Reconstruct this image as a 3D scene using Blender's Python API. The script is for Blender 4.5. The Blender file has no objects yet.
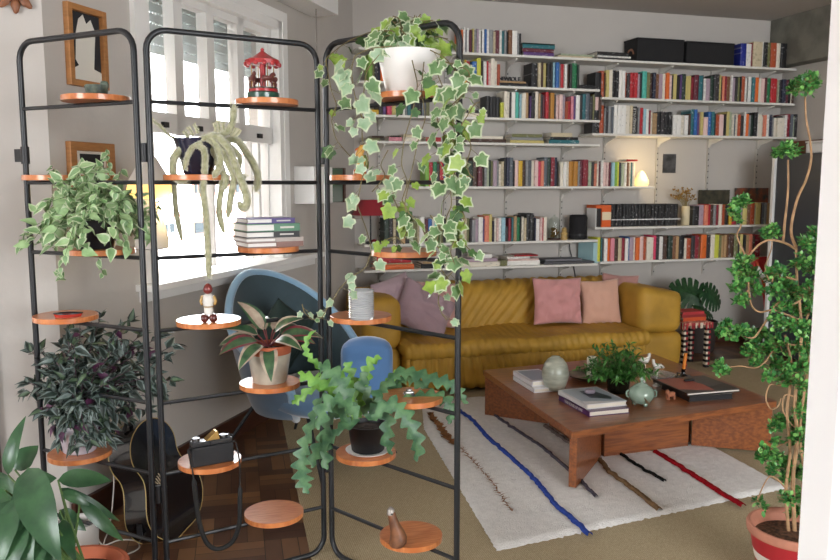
import bpy, math, random
from mathutils import Vector as V, Matrix, noise
R0 = random.Random(7)
S = bpy.context.scene
SKY, EXPO = 12.0, 0.66
COL = S.collection
pi = math.pi

# ------------------------------------------------------------------ camera (world: x along the back wall, y into the room)
F, CXP, CYP, HC = 790.0, 420.0, 280.0, 1.4
YAW, TIL = math.radians(16.5), math.atan(96 / 790)
FW = V((math.sin(YAW) * math.cos(TIL), math.cos(YAW) * math.cos(TIL), -math.sin(TIL)))
RT = V((math.cos(YAW), -math.sin(YAW), 0)); UP = RT.cross(FW)
CAM = V((0, 0, HC))
cd = bpy.data.cameras.new('camera'); cam = bpy.data.objects.new('camera', cd); COL.objects.link(cam)
cam.location = CAM
cam.rotation_euler = FW.to_track_quat('-Z', 'Y').to_euler()
cd.sensor_width = 36; cd.lens = 36 * F / 840; cd.clip_start = .05
cd.dof.use_dof = True; cd.dof.focus_distance = 3.0; cd.dof.aperture_fstop = 9
S.camera = cam
def ray(px, py): return FW + RT * ((px - CXP) / F) - UP * ((py - CYP) / F)
def Z(px, py, z): d = ray(px, py); return CAM + d * ((z - HC) / d.z)
def Y(px, py, y): d = ray(px, py); return CAM + d * (y / d.y)
def D(px, py, t): return CAM + ray(px, py) * t
def PL(px, py, p0, n): d = ray(px, py); return CAM + d * ((p0 - CAM).dot(n) / d.dot(n))

# ------------------------------------------------------------------ materials
def lin(h):
    c = [int(h[i:i + 2], 16) / 255 for i in (0, 2, 4)]
    return tuple(x / 12.92 if x <= .04045 else ((x + .055) / 1.055) ** 2.4 for x in c) + (1,)
MC = {}
def mat(name, hx, rough=.55, metal=0, var=0, vs=8, bump=0, bs=60, sheen=0, coat=0, emit=None, es=1, trans=0, hx2=None, vstretch=(1, 1, 1), sub=0, spec=.5):
    if name in MC: return MC[name]
    m = bpy.data.materials.new(name); m.use_nodes = True; nt = m.node_tree; N = nt.nodes; L = nt.links
    b = N['Principled BSDF']; b.inputs['Base Color'].default_value = lin(hx); b.inputs['Roughness'].default_value = rough
    b.inputs['Metallic'].default_value = metal; b.inputs['Sheen Weight'].default_value = sheen; b.inputs['Coat Weight'].default_value = coat
    b.inputs['Transmission Weight'].default_value = trans; b.inputs['Specular IOR Level'].default_value = spec
    if sub: b.inputs['Subsurface Weight'].default_value = sub; b.inputs['Subsurface Radius'].default_value = (.01, .01, .005)
    if emit: b.inputs['Emission Color'].default_value = lin(emit); b.inputs['Emission Strength'].default_value = es
    if var or bump:
        tc = N.new('ShaderNodeTexCoord'); mp = N.new('ShaderNodeMapping'); mp.inputs['Scale'].default_value = vstretch
        L.new(tc.outputs['Object'], mp.inputs['Vector'])
    if var:
        n = N.new('ShaderNodeTexNoise'); n.inputs['Scale'].default_value = vs; n.inputs['Detail'].default_value = 5
        L.new(mp.outputs[0], n.inputs['Vector'])
        mx = N.new('ShaderNodeMix'); mx.data_type = 'RGBA'
        c2 = lin(hx2) if hx2 else tuple(max(0, x * (1 - var)) for x in lin(hx)[:3]) + (1,)
        mx.inputs[6].default_value = lin(hx); mx.inputs[7].default_value = c2
        cr = N.new('ShaderNodeMapRange'); cr.inputs[1].default_value = .38; cr.inputs[2].default_value = .62
        L.new(n.outputs['Fac'], cr.inputs[0]); L.new(cr.outputs[0], mx.inputs[0]); L.new(mx.outputs[2], b.inputs['Base Color'])
    if bump:
        n2 = N.new('ShaderNodeTexNoise'); n2.inputs['Scale'].default_value = bs; n2.inputs['Detail'].default_value = 3
        L.new(mp.outputs[0], n2.inputs['Vector'])
        bp = N.new('ShaderNodeBump'); bp.inputs['Strength'].default_value = bump; bp.inputs['Distance'].default_value = .01
        L.new(n2.outputs['Fac'], bp.inputs['Height']); L.new(bp.outputs[0], b.inputs['Normal'])
    MC[name] = m
    return m
def glassmat(name, tint='ffffff', gloss=.12):
    if name in MC: return MC[name]
    m = bpy.data.materials.new(name); m.use_nodes = True; nt = m.node_tree; N = nt.nodes; L = nt.links
    N.remove(N['Principled BSDF']); t = N.new('ShaderNodeBsdfTransparent'); t.inputs[0].default_value = lin(tint)
    g = N.new('ShaderNodeBsdfGlossy'); g.inputs['Roughness'].default_value = .03
    lw = N.new('ShaderNodeLayerWeight'); pw = N.new('ShaderNodeMath'); pw.operation = 'POWER'; pw.inputs[1].default_value = 5; ma = N.new('ShaderNodeMath'); ma.operation = 'MULTIPLY_ADD'; ma.inputs[1].default_value = .8; ma.inputs[2].default_value = .03
    L.new(lw.outputs['Facing'], pw.inputs[0]); L.new(pw.outputs[0], ma.inputs[0]); mx = N.new('ShaderNodeMixShader')
    L.new(ma.outputs[0], mx.inputs[0]); L.new(t.outputs[0], mx.inputs[1]); L.new(g.outputs[0], mx.inputs[2])
    L.new(mx.outputs[0], N['Material Output'].inputs[0]); MC[name] = m
    return m
def floormat():
    m = bpy.data.materials.new('parquet'); m.use_nodes = True; nt = m.node_tree; N = nt.nodes; L = nt.links; b = N['Principled BSDF']
    tc = N.new('ShaderNodeTexCoord'); mp = N.new('ShaderNodeMapping'); mp.inputs['Rotation'].default_value = (0, 0, .06); L.new(tc.outputs['Object'], mp.inputs[0])
    def brick(rot):
        mr = N.new('ShaderNodeMapping'); mr.inputs['Rotation'].default_value = (0, 0, rot); L.new(mp.outputs[0], mr.inputs[0])
        k = N.new('ShaderNodeTexBrick'); k.offset = 0; k.inputs['Color1'].default_value = lin('5c3c2b'); k.inputs['Color2'].default_value = lin('a87a4e'); k.inputs['Mortar'].default_value = lin('24150f')
        k.inputs['Scale'].default_value = 1; k.inputs['Mortar Size'].default_value = .0015; k.inputs['Bias'].default_value = -.35
        k.inputs['Brick Width'].default_value = .26; k.inputs['Row Height'].default_value = .065; L.new(mr.outputs[0], k.inputs['Vector']); return k
    a, c = brick(0), brick(pi / 2)
    ch = N.new('ShaderNodeTexChecker'); ch.inputs['Scale'].default_value = 1 / .26; L.new(mp.outputs[0], ch.inputs['Vector'])
    mx = N.new('ShaderNodeMix'); mx.data_type = 'RGBA'; L.new(ch.outputs['Fac'], mx.inputs[0]); L.new(a.outputs[0], mx.inputs[6]); L.new(c.outputs[0], mx.inputs[7])
    n = N.new('ShaderNodeTexNoise'); n.inputs['Scale'].default_value = 9; L.new(mp.outputs[0], n.inputs[0])
    m2 = N.new('ShaderNodeMix'); m2.data_type = 'RGBA'; m2.blend_type = 'MULTIPLY'; m2.inputs[0].default_value = .35
    L.new(mx.outputs[2], m2.inputs[6]); L.new(n.outputs[0], m2.inputs[7]); L.new(m2.outputs[2], b.inputs['Base Color']); b.inputs['Roughness'].default_value = .38
    return m
def weave(name, c1, c2, sc=260, rough=.9):
    m = bpy.data.materials.new(name); m.use_nodes = True; nt = m.node_tree; N = nt.nodes; L = nt.links; b = N['Principled BSDF']; b.inputs['Roughness'].default_value = rough
    b.inputs['Specular IOR Level'].default_value = .1
    tc = N.new('ShaderNodeTexCoord'); n = N.new('ShaderNodeTexNoise'); n.inputs['Scale'].default_value = sc; n.inputs['Detail'].default_value = 2; L.new(tc.outputs['Object'], n.inputs[0])
    w = N.new('ShaderNodeTexWave'); w.inputs['Scale'].default_value = 40; w.inputs['Distortion'].default_value = 1.5; L.new(tc.outputs['Object'], w.inputs[0])
    ad = N.new('ShaderNodeMath'); ad.operation = 'MULTIPLY_ADD'; ad.inputs[1].default_value = .25; L.new(w.outputs['Fac'], ad.inputs[0]); L.new(n.outputs[0], ad.inputs[2])
    cr = N.new('ShaderNodeMapRange'); cr.inputs[1].default_value = .4; cr.inputs[2].default_value = .85; L.new(ad.outputs[0], cr.inputs[0])
    mx = N.new('ShaderNodeMix'); mx.data_type = 'RGBA'; mx.inputs[6].default_value = lin(c1); mx.inputs[7].default_value = lin(c2); L.new(cr.outputs[0], mx.inputs[0])
    L.new(mx.outputs[2], b.inputs['Base Color']); bp = N.new('ShaderNodeBump'); bp.inputs['Strength'].default_value = .5; bp.inputs['Distance'].default_value = .004
    L.new(ad.outputs[0], bp.inputs['Height']); L.new(bp.outputs[0], b.inputs['Normal'])
    return m
def covermat(name, glossy):     # the colour is each book's own (object colour), with a title block on the spine
    m = bpy.data.materials.new(name); m.use_nodes = True; nt = m.node_tree; N = nt.nodes; L = nt.links; b = N['Principled BSDF']; b.inputs['Roughness'].default_value = glossy
    oi = N.new('ShaderNodeObjectInfo'); tc = N.new('ShaderNodeTexCoord'); sp = N.new('ShaderNodeSeparateXYZ'); L.new(tc.outputs['Generated'], sp.inputs[0])
    cb = N.new('ShaderNodeCombineXYZ'); rn = N.new('ShaderNodeMath'); rn.operation = 'MULTIPLY'; rn.inputs[1].default_value = 400; L.new(oi.outputs['Random'], rn.inputs[0])
    xs = N.new('ShaderNodeMath'); xs.operation = 'MULTIPLY'; xs.inputs[1].default_value = 2.5; L.new(sp.outputs[0], xs.inputs[0])
    zs = N.new('ShaderNodeMath'); zs.operation = 'MULTIPLY_ADD'; zs.inputs[1].default_value = 9; L.new(sp.outputs[2], zs.inputs[0]); L.new(rn.outputs[0], zs.inputs[2])
    L.new(xs.outputs[0], cb.inputs[0]); L.new(zs.outputs[0], cb.inputs[2]); L.new(rn.outputs[0], cb.inputs[1])
    n = N.new('ShaderNodeTexNoise'); n.inputs['Scale'].default_value = 1; n.inputs['Detail'].default_value = 3; L.new(cb.outputs[0], n.inputs[0])
    gt = N.new('ShaderNodeMapRange'); gt.inputs[1].default_value = .60; gt.inputs[2].default_value = .68; L.new(n.outputs[0], gt.inputs[0])
    hs = N.new('ShaderNodeHueSaturation'); hs.inputs['Value'].default_value = 1; L.new(oi.outputs['Color'], hs.inputs['Color'])
    inv = N.new('ShaderNodeMix'); inv.data_type = 'RGBA'; inv.inputs[0].default_value = .28; L.new(oi.outputs['Color'], inv.inputs[6])
    rgb = N.new('ShaderNodeRGBToBW'); L.new(oi.outputs['Color'], rgb.inputs[0]); lt = N.new('ShaderNodeMath'); lt.operation = 'LESS_THAN'; lt.inputs[1].default_value = .18; L.new(rgb.outputs[0], lt.inputs[0])
    ck = N.new('ShaderNodeCombineColor'); 
    for i in range(3): L.new(lt.outputs[0], ck.inputs[i])
    L.new(ck.outputs[0], inv.inputs[7])
    mx = N.new('ShaderNodeMix'); mx.data_type = 'RGBA'; L.new(gt.outputs[0], mx.inputs[0]); L.new(oi.outputs['Color'], mx.inputs[6]); L.new(inv.outputs[2], mx.inputs[7])
    L.new(mx.outputs[2], b.inputs['Base Color'])
    return m
WALL = mat('white_wall_paint', 'bfbab4', .85, var=.04, vs=3, bump=.08, bs=40)
CEIL = mat('ceiling_paint', 'b3ada7', .9)
WHITE = mat('white_enamel', 'eeeeec', .35)
SHELFW = mat('white_shelf_laminate', 'e2e0d9', .45)
DARKM = mat('black_powder_coat', '1b1e22', .38)
DISCW = mat('orange_wood', 'bd6c3a', .32, var=.25, vs=14, hx2='d0854f', vstretch=(1, 8, 1), coat=.35)
TABLEW = mat('walnut_veneer', '935832', .30, var=.4, vs=6, hx2='74432a', vstretch=(1, 14, 14), coat=.25)
BROWN = mat('dark_stained_wood', '4b2a1e', .4, var=.3, vs=10, vstretch=(1, 1, 8))
BLACK = mat('black_plastic', '17171a', .45)
SOIL = mat('potting_soil', '3a2a20', .95, var=.6, vs=60, bump=.6, bs=120)
TERRA = mat('terracotta', 'b5603f', .75, var=.2, vs=12)
PAGES = mat('paper_pages', 'e6dfd0', .9, var=.08, vs=50, vstretch=(30, 1, 1))
COVER = covermat('book_cover', .5)
GLASS = glassmat('clear_glass')

# ------------------------------------------------------------------ mesh helper
WL = {}      # world location of every empty / object that parents something
class MB:
    def __init__(s): s.v, s.f, s.m = [], [], []
    def add(s, vs, fs, mi=0):
        o = len(s.v); s.v += [V(p) for p in vs]; s.f += [tuple(i + o for i in q) for q in fs]; s.m += [mi] * len(fs); return s
    def box(s, c, sz, mi=0, M=None):
        c = V(c); h = V(sz) / 2
        p = [V((x * h.x, y * h.y, z * h.z)) for x in (-1, 1) for y in (-1, 1) for z in (-1, 1)]
        if M is not None: p = [M @ q for q in p]
        return s.add([q + c for q in p], [(0, 1, 3, 2), (4, 6, 7, 5), (0, 4, 5, 1), (2, 3, 7, 6), (0, 2, 6, 4), (1, 5, 7, 3)], mi)
    def bb(s, a, b, mi=0):
        a, b = V(a), V(b); return s.box((a + b) / 2, b - a, mi)
    def tube(s, pts, r, n=8, mi=0, closed=False, cap=True):
        pts = [V(p) for p in pts]; k = len(pts); rs = r if isinstance(r, (list, tuple)) else [r] * k
        ref = None; o = len(s.v)
        for i, p in enumerate(pts):
            a = pts[(i - 1) % k] if (closed or i > 0) else p; b = pts[(i + 1) % k] if (closed or i < k - 1) else p
            t = (b - a).normalized() if (b - a).length > 1e-9 else V((0, 0, 1))
            if ref is None: ref = t.orthogonal().normalized()
            ref = (ref - t * ref.dot(t)); ref = ref.normalized() if ref.length > 1e-6 else t.orthogonal().normalized()
            w = t.cross(ref)
            for j in range(n): an = 2 * pi * j / n; s.v.append(p + (ref * math.cos(an) + w * math.sin(an)) * rs[i])
        for i in range(k if closed else k - 1):
            a, b = o + i * n, o + ((i + 1) % k) * n
            for j in range(n): s.f.append((a + j, a + (j + 1) % n, b + (j + 1) % n, b + j)); s.m.append(mi)
        if cap and not closed:
            s.f.append(tuple(o + j for j in reversed(range(n)))); s.f.append(tuple(o + (k - 1) * n + j for j in range(n))); s.m += [mi, mi]
        return s
    def cyl(s, c, r, h, n=24, mi=0, r2=None):
        c = V(c); return s.tube([c, c + V((0, 0, h))], [r, r if r2 is None else r2], n, mi)
    def lathe(s, c, prof, n=28, mi=0, sx=1, sy=1, cap=True):
        c = V(c); o = len(s.v)
        for r, z in prof:
            for j in range(n): a = 2 * pi * j / n; s.v.append(c + V((r * sx * math.cos(a), r * sy * math.sin(a), z)))
        for i in range(len(prof) - 1):
            a, b = o + i * n, o + (i + 1) * n
            for j in range(n): s.f.append((a + j, a + (j + 1) % n, b + (j + 1) % n, b + j)); s.m.append(mi)
        if cap:
            s.f.append(tuple(o + j for j in reversed(range(n)))); s.f.append(tuple(o + (len(prof) - 1) * n + j for j in range(n))); s.m += [mi, mi]
        return s
    def prism(s, poly, e, mi=0):          # planar polygon swept by e
        k = len(poly); e = V(e); p = [V(q) for q in poly]
        return s.add(p + [q + e for q in p], [tuple(reversed(range(k))), tuple(range(k, 2 * k))] + [(i, (i + 1) % k, k + (i + 1) % k, k + i) for i in range(k)], mi)
    def grid(s, fn, nu, nv, mi=0, cu=False):
        o = len(s.v)
        for i in range(nu + (0 if cu else 1)):
            for j in range(nv + 1): s.v.append(V(fn(i / nu, j / nv)))
        for i in range(nu):
            a = o + i * (nv + 1); b = o + ((i + 1) % nu if cu else i + 1) * (nv + 1)
            for j in range(nv): s.f.append((a + j, b + j, b + j + 1, a + j + 1)); s.m.append(mi)
        return s
    def soft(s, a, b, r, res=.03, fn=None, mi=0, M=None):      # rounded box with folds from fn(p, n)
        a, b = V(a), V(b); c = (a + b) / 2; h = (b - a) / 2
        ns = [max(2, int(round(2 * h[i] / res))) for i in range(3)]
        def pos(p):
            r_ = [min(r, h[i]) for i in range(3)]
            q = V([max(-h[i] + r_[i], min(h[i] - r_[i], p[i])) for i in range(3)]); d = p - q
            n = V([d[i] / r_[i] for i in range(3)]); n = n.normalized() if n.length > 1e-9 else V((0, 0, 1))
            out = q + V([n[i] * r_[i] for i in range(3)])
            if fn: out += n * fn(c + out, n)
            return c + (M @ out if M is not None else out)
        for ax in range(3):
            u, w = (ax + 1) % 3, (ax + 2) % 3
            for sg in (-1, 1):
                def f(x, y):
                    p = V((0, 0, 0)); p[ax] = sg * h[ax]; p[u] = (2 * x - 1) * h[u] * sg; p[w] = (2 * y - 1) * h[w]; return pos(p)
                s.grid(f, ns[u], ns[w], mi)
        return s
    def build(s, name, mats, parent=None, smooth=40, bevel=0, at=None, merge=False, sub=0):
        if not isinstance(mats, (list, tuple)): mats = [mats]
        if parent is not None: org = V(WL[parent.name])
        elif at is not None: org = V(at)
        else:
            xs = [p.x for p in s.v]; ys = [p.y for p in s.v]; org = V(((min(xs) + max(xs)) / 2, (min(ys) + max(ys)) / 2, min(p.z for p in s.v)))
        me = bpy.data.meshes.new(name); me.from_pydata([p - org for p in s.v], [], s.f)
        for m in mats: me.materials.append(m)
        me.polygons.foreach_set('material_index', s.m)
        me.update(); o = bpy.data.objects.new(name, me); COL.objects.link(o)
        if merge:
            import bmesh
            bm = bmesh.new(); bm.from_mesh(me); bmesh.ops.remove_doubles(bm, verts=bm.verts, dist=.0005); bmesh.ops.recalc_face_normals(bm, faces=bm.faces); bm.to_mesh(me); bm.free()
        if smooth:
            me.polygons.foreach_set('use_smooth', [True] * len(me.polygons))
            if smooth < 180: me.set_sharp_from_angle(angle=math.radians(smooth))
        if bevel:
            md = o.modifiers.new('bevel', 'BEVEL'); md.width = bevel; md.segments = 2; md.limit_method = 'ANGLE'; md.angle_limit = math.radians(50)
        if sub: md = o.modifiers.new('subdivision', 'SUBSURF'); md.levels = sub; md.render_levels = sub
        if parent is not None: o.parent = parent
        else: o.location = org
        WL[o.name] = org
        return o
def tag(o, label, cat, group=None, kind=None):
    if label: o['label'] = label
    if cat: o['category'] = cat
    if group: o['group'] = group
    if kind: o['kind'] = kind
    return o
def thing(name, label, cat, loc, group=None):
    o = bpy.data.objects.new(name, None); COL.objects.link(o); o.location = V(loc); o.empty_display_size = .05; WL[o.name] = V(loc)
    return tag(o, label, cat, group)
def struct(o): o['kind'] = 'structure'; return o
def frame(n):                                   # matrix with z along n
    return V(n).to_track_quat('Z', 'Y').to_matrix()
def basis(x, y, z): return Matrix((x, y, z)).transposed()

# ------------------------------------------------------------------ the setting
# window wall: origin, direction along it, normal into the room
P0 = V((.316, 4.526, 0)); WA = math.radians(33.63); WD = V((math.sin(WA), math.cos(WA), 0)); WN = V((WD.y, -WD.x, 0))
def W(s, off, z): return P0 + WD * s + WN * off + V((0, 0, z))
MW = basis(WD, WN, V((0, 0, 1)))
def wbox(mb, s0, s1, o0, o1, z0, z1, mi=0): return mb.box(W((s0 + s1) / 2, (o0 + o1) / 2, (z0 + z1) / 2), (s1 - s0, o1 - o0, z1 - z0), mi, MW)
CH = 2.8; YB = 5.9; SC = 1.65; SL = -1.45
flo = struct(MB().bb((-3.5, -3.2, -.1), (7, 7, 0)).build('floor', floormat(), smooth=0))
struct(MB().bb((-3.5, -3.2, CH), (7, 7, CH + .1)).build('ceiling', CEIL, smooth=0))
struct(MB().bb((1.1, YB, 0), (5.3, YB + .2, CH)).build('wall_back', WALL, smooth=0))
struct(MB().bb((5.06, -3.2, 0), (5.26, YB, CH)).build('wall_right', WALL, smooth=0))
w = MB(); s0, s1, zb, zt = -.875, .47, .94, 2.36
wbox(w, SL, s0, -.22, 0, 0, CH); wbox(w, s1, SC + .1, -.22, 0, 0, CH); wbox(w, s0, s1, -.22, 0, 0, zb); wbox(w, s0, s1, -.22, 0, zt, CH)
struct(w.build('wall_left', WALL, smooth=0))
pc = W(SL, 0, 0)
struct(MB().bb((pc.x - .235, pc.y, 0), (pc.x, pc.y + .3, CH)).build('wall_near_left', WALL, smooth=0))
struct(MB().bb((pc.x - .40, pc.y - .03, 0), (pc.x - .235, pc.y + .05, CH)).build('trim_3', BROWN, smooth=0))
struct(MB().bb((1.301, 1.3, 0), (1.52, 1.387, CH)).build('wall_front_right', mat('jamb_gloss_paint', 'f3f3f4', .4), smooth=0, bevel=.003))
struct(MB().bb((-3.5, -3.3, 0), (5.3, -3.2, .8)).bb((-3.5, -3.3, 2.4), (5.3, -3.2, CH)).bb((-3.5, -3.3, .8), (1.2, -3.2, 2.4)).bb((4.2, -3.3, .8), (5.3, -3.2, 2.4)).build('wall_rear', WALL, smooth=0))
struct(MB().bb((-3.5, -3.2, 0), (-3.4, 7, .9)).bb((-3.5, -3.2, 2.3), (-3.4, 7, CH)).bb((-3.5, -3.2, .9), (-3.4, -1.7, 2.3)).bb((-3.5, .7, .9), (-3.4, 7, 2.3)).build('wall_far_left', WALL, smooth=0))  # unseen wall; its opening is added to brighten the right jamb
# concrete beam, pelmet, baseboards
CONC = mat('raw_concrete', '7d7c72', .9, var=.35, vs=5, bump=.3, bs=30)
struct(MB().bb((4.91, 1.4, 2.40), (5.07, YB - .005, CH)).build('trim_1', CONC, smooth=0))
w = MB(); wbox(w, -1.44, .93, .005, .19, 2.48, CH - .002); struct(w.build('trim_2', WHITE, smooth=0))
struct(MB().bb((1.3, YB - .02, 0), (5.05, YB, .1)).build('baseboard_back', BROWN, smooth=0))
w = MB(); wbox(w, SL + .01, SC - .03, .0, .02, 0, .12); struct(w.build('baseboard_left', BROWN, smooth=0))
struct(MB().bb((5.04, 1.4, 0), (5.06, YB - .02, .1)).build('baseboard_right', BROWN, smooth=0))

# window in the left wall
win = struct(bpy.data.objects.new('window_1', None)); COL.objects.link(win); win.location = W((s0 + s1) / 2, 0, zb); WL['window_1'] = win.location.copy()
f = MB()
wbox(f, s0, s0 + .05, -.13, .02, zb, zt); wbox(f, s1 - .05, s1, -.13, .02, zb, zt); wbox(f, s0, s1, -.13, .02, zt - .05, zt)
wbox(f, s0 - .06, s0, 0, .025, zb, zt + .06); wbox(f, s1, s1 + .06, 0, .025, zb, zt + .06); wbox(f, s0 - .06, s1 + .06, 0, .025, zt, zt + .06)
f.build('window_frame', WHITE, win, smooth=0)
edges = [s0 + .05, -.55, -.30, .03, s1 - .05]
sm = [(s0 + .05, -.53), (-.53, -.245), (-.245, .06), (.06, s1 - .05)]
for a, b in sm:
    q = MB(); wbox(q, a, a + .035, -.09, -.03, 1.64, zt - .05); wbox(q, b - .035, b, -.09, -.03, 1.64, zt - .05)
    wbox(q, a, b, -.09, -.03, 1.64, 1.735); wbox(q, a, b, -.09, -.03, zt - .09, zt - .05)
    sh = q.build('sash', WHITE, win, smooth=0)
    g = MB(); wbox(g, a + .035, b - .035, -.062, -.057, 1.735, zt - .09); g.build('pane', GLASS, sh, smooth=0)
    g = MB(); wbox(g, (a + b) / 2 - .02, (a + b) / 2 + .02, -.035, -.012, 1.665, 1.69); g.build('latch', BLACK, sh, smooth=0)
for a, b in ((s0 + .05, -.2), (.2, .3), (.3, s1 - .05)):
    q = MB(); wbox(q, a, a + .014, -.11, -.06, zb + .02, 1.64); wbox(q, b - .014, b, -.11, -.06, zb + .02, 1.64)
    sh = q.build('lower_sash', WHITE, win, smooth=0)
    g = MB(); wbox(g, a + .014, b - .014, -.087, -.083, zb + .02, 1.64); g.build('pane', GLASS, sh, smooth=0)
q = MB(); wbox(q, s0 - .1, s1 + .42, -.13, .09, zb - .02, zb + .012); wbox(q, s0 - .08, s1 + .4, .0, .03, zb - .07, zb - .02); q.build('sill', WHITE, win, smooth=0, bevel=.004)
q = MB(); zz = 2.04
while zz < zt + .1:
    wbox(q, s0, s1, -.20, -.19, zz, zz + .040)
    for k in range(56):
        a = s0 + (s1 - s0) * k / 56; wbox(q, a, a + .012, -.199, -.191, zz + .04, zz + .05)
    zz += .05
q.build('roller_shutter', mat('shutter_slats', 'b9c2c2', .6), win, smooth=0)

# the house across the street
BD = 9.0
bld = thing('building', 'pale house with peach bands seen across the street through the window', 'building', W(-.2, -BD, -6))
MP = mat('pale_facade', 'f4efe9', .9); PE = mat('peach_facade_band', '7a5546', .9); WG = mat('dark_window_glass', '22292c', .6, spec=.1)
def on_facade(px, py): return PL(px, py, W(0, -BD, 0), WN)
def fs(px, py): q = on_facade(px, py); return (q - P0).dot(WD), q.z
q = MB(); ztop = fs(170, 138)[1]; wbox(q, -30, 20, -BD - .4, -BD, -6, ztop); q.build('facade', MP, bld, smooth=0)
q = MB()
for ya, yb in ((212, 216), (150, 153), (270, 274)): wbox(q, -30, 20, -BD, -BD + .06, fs(190, yb)[1], fs(190, ya)[1])
q.build('band', PE, bld, smooth=0)
for xa, xb, ya, yb in ((159, 176, 220, 236), (191, 215, 219, 235), (191, 202, 180, 197), (207, 216, 180, 196), (228, 240, 180, 196), (160, 176, 181, 197), (232, 246, 220, 236)):
    a, z1_ = fs(xa, ya); b, z0_ = fs(xb, yb)
    q = MB(); wbox(q, a, b, -BD, -BD + .03, z0_, z1_); wf = q.build('window', PE if xa > 190 else WHITE, bld, smooth=0)
    q = MB(); c = (a + b) / 2; wbox(q, a + .1, c - .04, -BD + .02, -BD + .05, z0_ + .1, z1_ - .1); wbox(q, c + .04, b - .1, -BD + .02, -BD + .05, z0_ + .1, z1_ - .1); q.build('pane', WG, wf, smooth=0)

# blind cord, wall cabinet, pictures
tag(MB().tube([W(.72, .13, 2.48), W(.72, .13, .8)], .004, 6).tube([W(.72, .13, .84), W(.72, .13, .8)], .008, 6).build('blind_cord', mat('grey_cord', '8c8680', .7)), 'thin grey blind cord hanging from the white pelmet', 'cord')
cab = thing('wall_cabinet', 'small white wall box with green glass front on the left wall', 'box', W(.9, 0, 1.28))
q = MB(); wbox(q, .63, .92, 0, .14, 1.275, 1.51); q.build('body', WHITE, cab, smooth=0, bevel=.004)
q = MB(); wbox(q, .93, 1.14, 0, .12, 1.28, 1.505); q.build('door', mat('green_glass', '5d7568', .1, coat=1), cab, smooth=0)
q = MB(); wbox(q, 1.14, 1.17, 0, .13, 1.275, 1.51); q.build('edge', BROWN, cab, smooth=0)
def picture(label, c0, c1, t, m_frame, bw, paint):
    # c0,c1: pixel corners (top-left, bottom-right) on the wall
    a = PL(c0[0], c0[1], P0, WN); b = PL(c1[0], c1[1], P0, WN); sa, sb = (a - P0).dot(WD), (b - P0).dot(WD); z1, z0 = a.z, b.z
    r = thing('framed_picture', label, 'picture', W((sa + sb) / 2, 0, z0))
    q = MB(); wbox(q, sa, sa + bw, 0, t, z0, z1); wbox(q, sb - bw, sb, 0, t, z0, z1); wbox(q, sa + bw, sb - bw, 0, t, z0, z0 + bw); wbox(q, sa + bw, sb - bw, 0, t, z1 - bw, z1)
    q.build('frame', m_frame, r, smooth=0, bevel=.002)
    paint(r, sa + bw, sb - bw, z0 + bw, z1 - bw)
    return r
OAK = mat('oak_frame', 'b07a48', .45, var=.2, vs=14, vstretch=(1, 1, 6)); DKP = mat('dark_print', '25262a', .8); PALE = mat('pale_print', 'd9d6cc', .85); MATB = mat('white_mount', 'e8e5de', .9)
def flat_poly(pts, sa, sb, z0, z1, off):
    return [W(sa + (sb - sa) * x, off, z0 + (z1 - z0) * y) for x, y in pts]
def paint1(r, sa, sb, z0, z1):
    q = MB(); wbox(q, sa, sb, .002, .006, z0, z1); p = q.build('print', DKP, r, smooth=0)
    q = MB().prism(flat_poly([(0, 0), (1, 0), (1, .16), (.75, .2), (.8, .5), (.85, .75), (.7, .93), (.55, .85), (.45, .98), (.3, .9), (.2, .7), (.15, .3), (.25, .22), (0, .14)], sa, sb, z0, z1, .0062), WN * .001)
    q.build('pale_figure', PALE, p, smooth=0)
def paint2(r, sa, sb, z0, z1):
    q = MB(); wbox(q, sa, sb, .002, .006, z0, z1); p = q.build('mount', MATB, r, smooth=0)
    q = MB().prism(flat_poly([(.2, .12), (.85, .12), (.92, .95), (.18, .95), (.2, .7), (.35, .66), (.3, .5), (.42, .42), (.38, .25)], sa, sb, z0, z1, .0062), WN * .001)
    q.build('dark_figure', DKP, p, smooth=0)
picture('wood-framed picture of a pale figure on black, upper of two', (62, 1), (105, 91), .025, OAK, .025, paint1)
picture('oak-framed picture with black shape on white, lower of two', (65, 141), (113, 213), .025, OAK, .035, paint2)
# carved wooden ornament at the top of the near wall
op = Y(15, -3, pc.y - .015); q = MB()
for k in range(5):
    a = -pi / 2 + (k - 2) * .75; d = V((math.cos(a), 0, math.sin(a)))
    q.lathe((0, 0, 0), [(.001, 0), (.012, .012), (.017, .03), (.008, .055), (.001, .06)], 10) ; n = 10 * 5
    M = frame(d); c = op + V((0, 0, .02)) + d * .02
    for i in range(len(q.v) - n, len(q.v)): p = M @ q.v[i]; q.v[i] = c + V((p.x, p.y * .5, p.z))
q.soft(op - V((.03, .015, .015)), op + V((.03, .015, .09)), .012, .02)
tag(q.build('wall_ornament', mat('carved_brown_wood', '8a5636', .5, var=.3, vs=20)), 'carved brown wooden ornament high on the near left wall', 'ornament')

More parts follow.
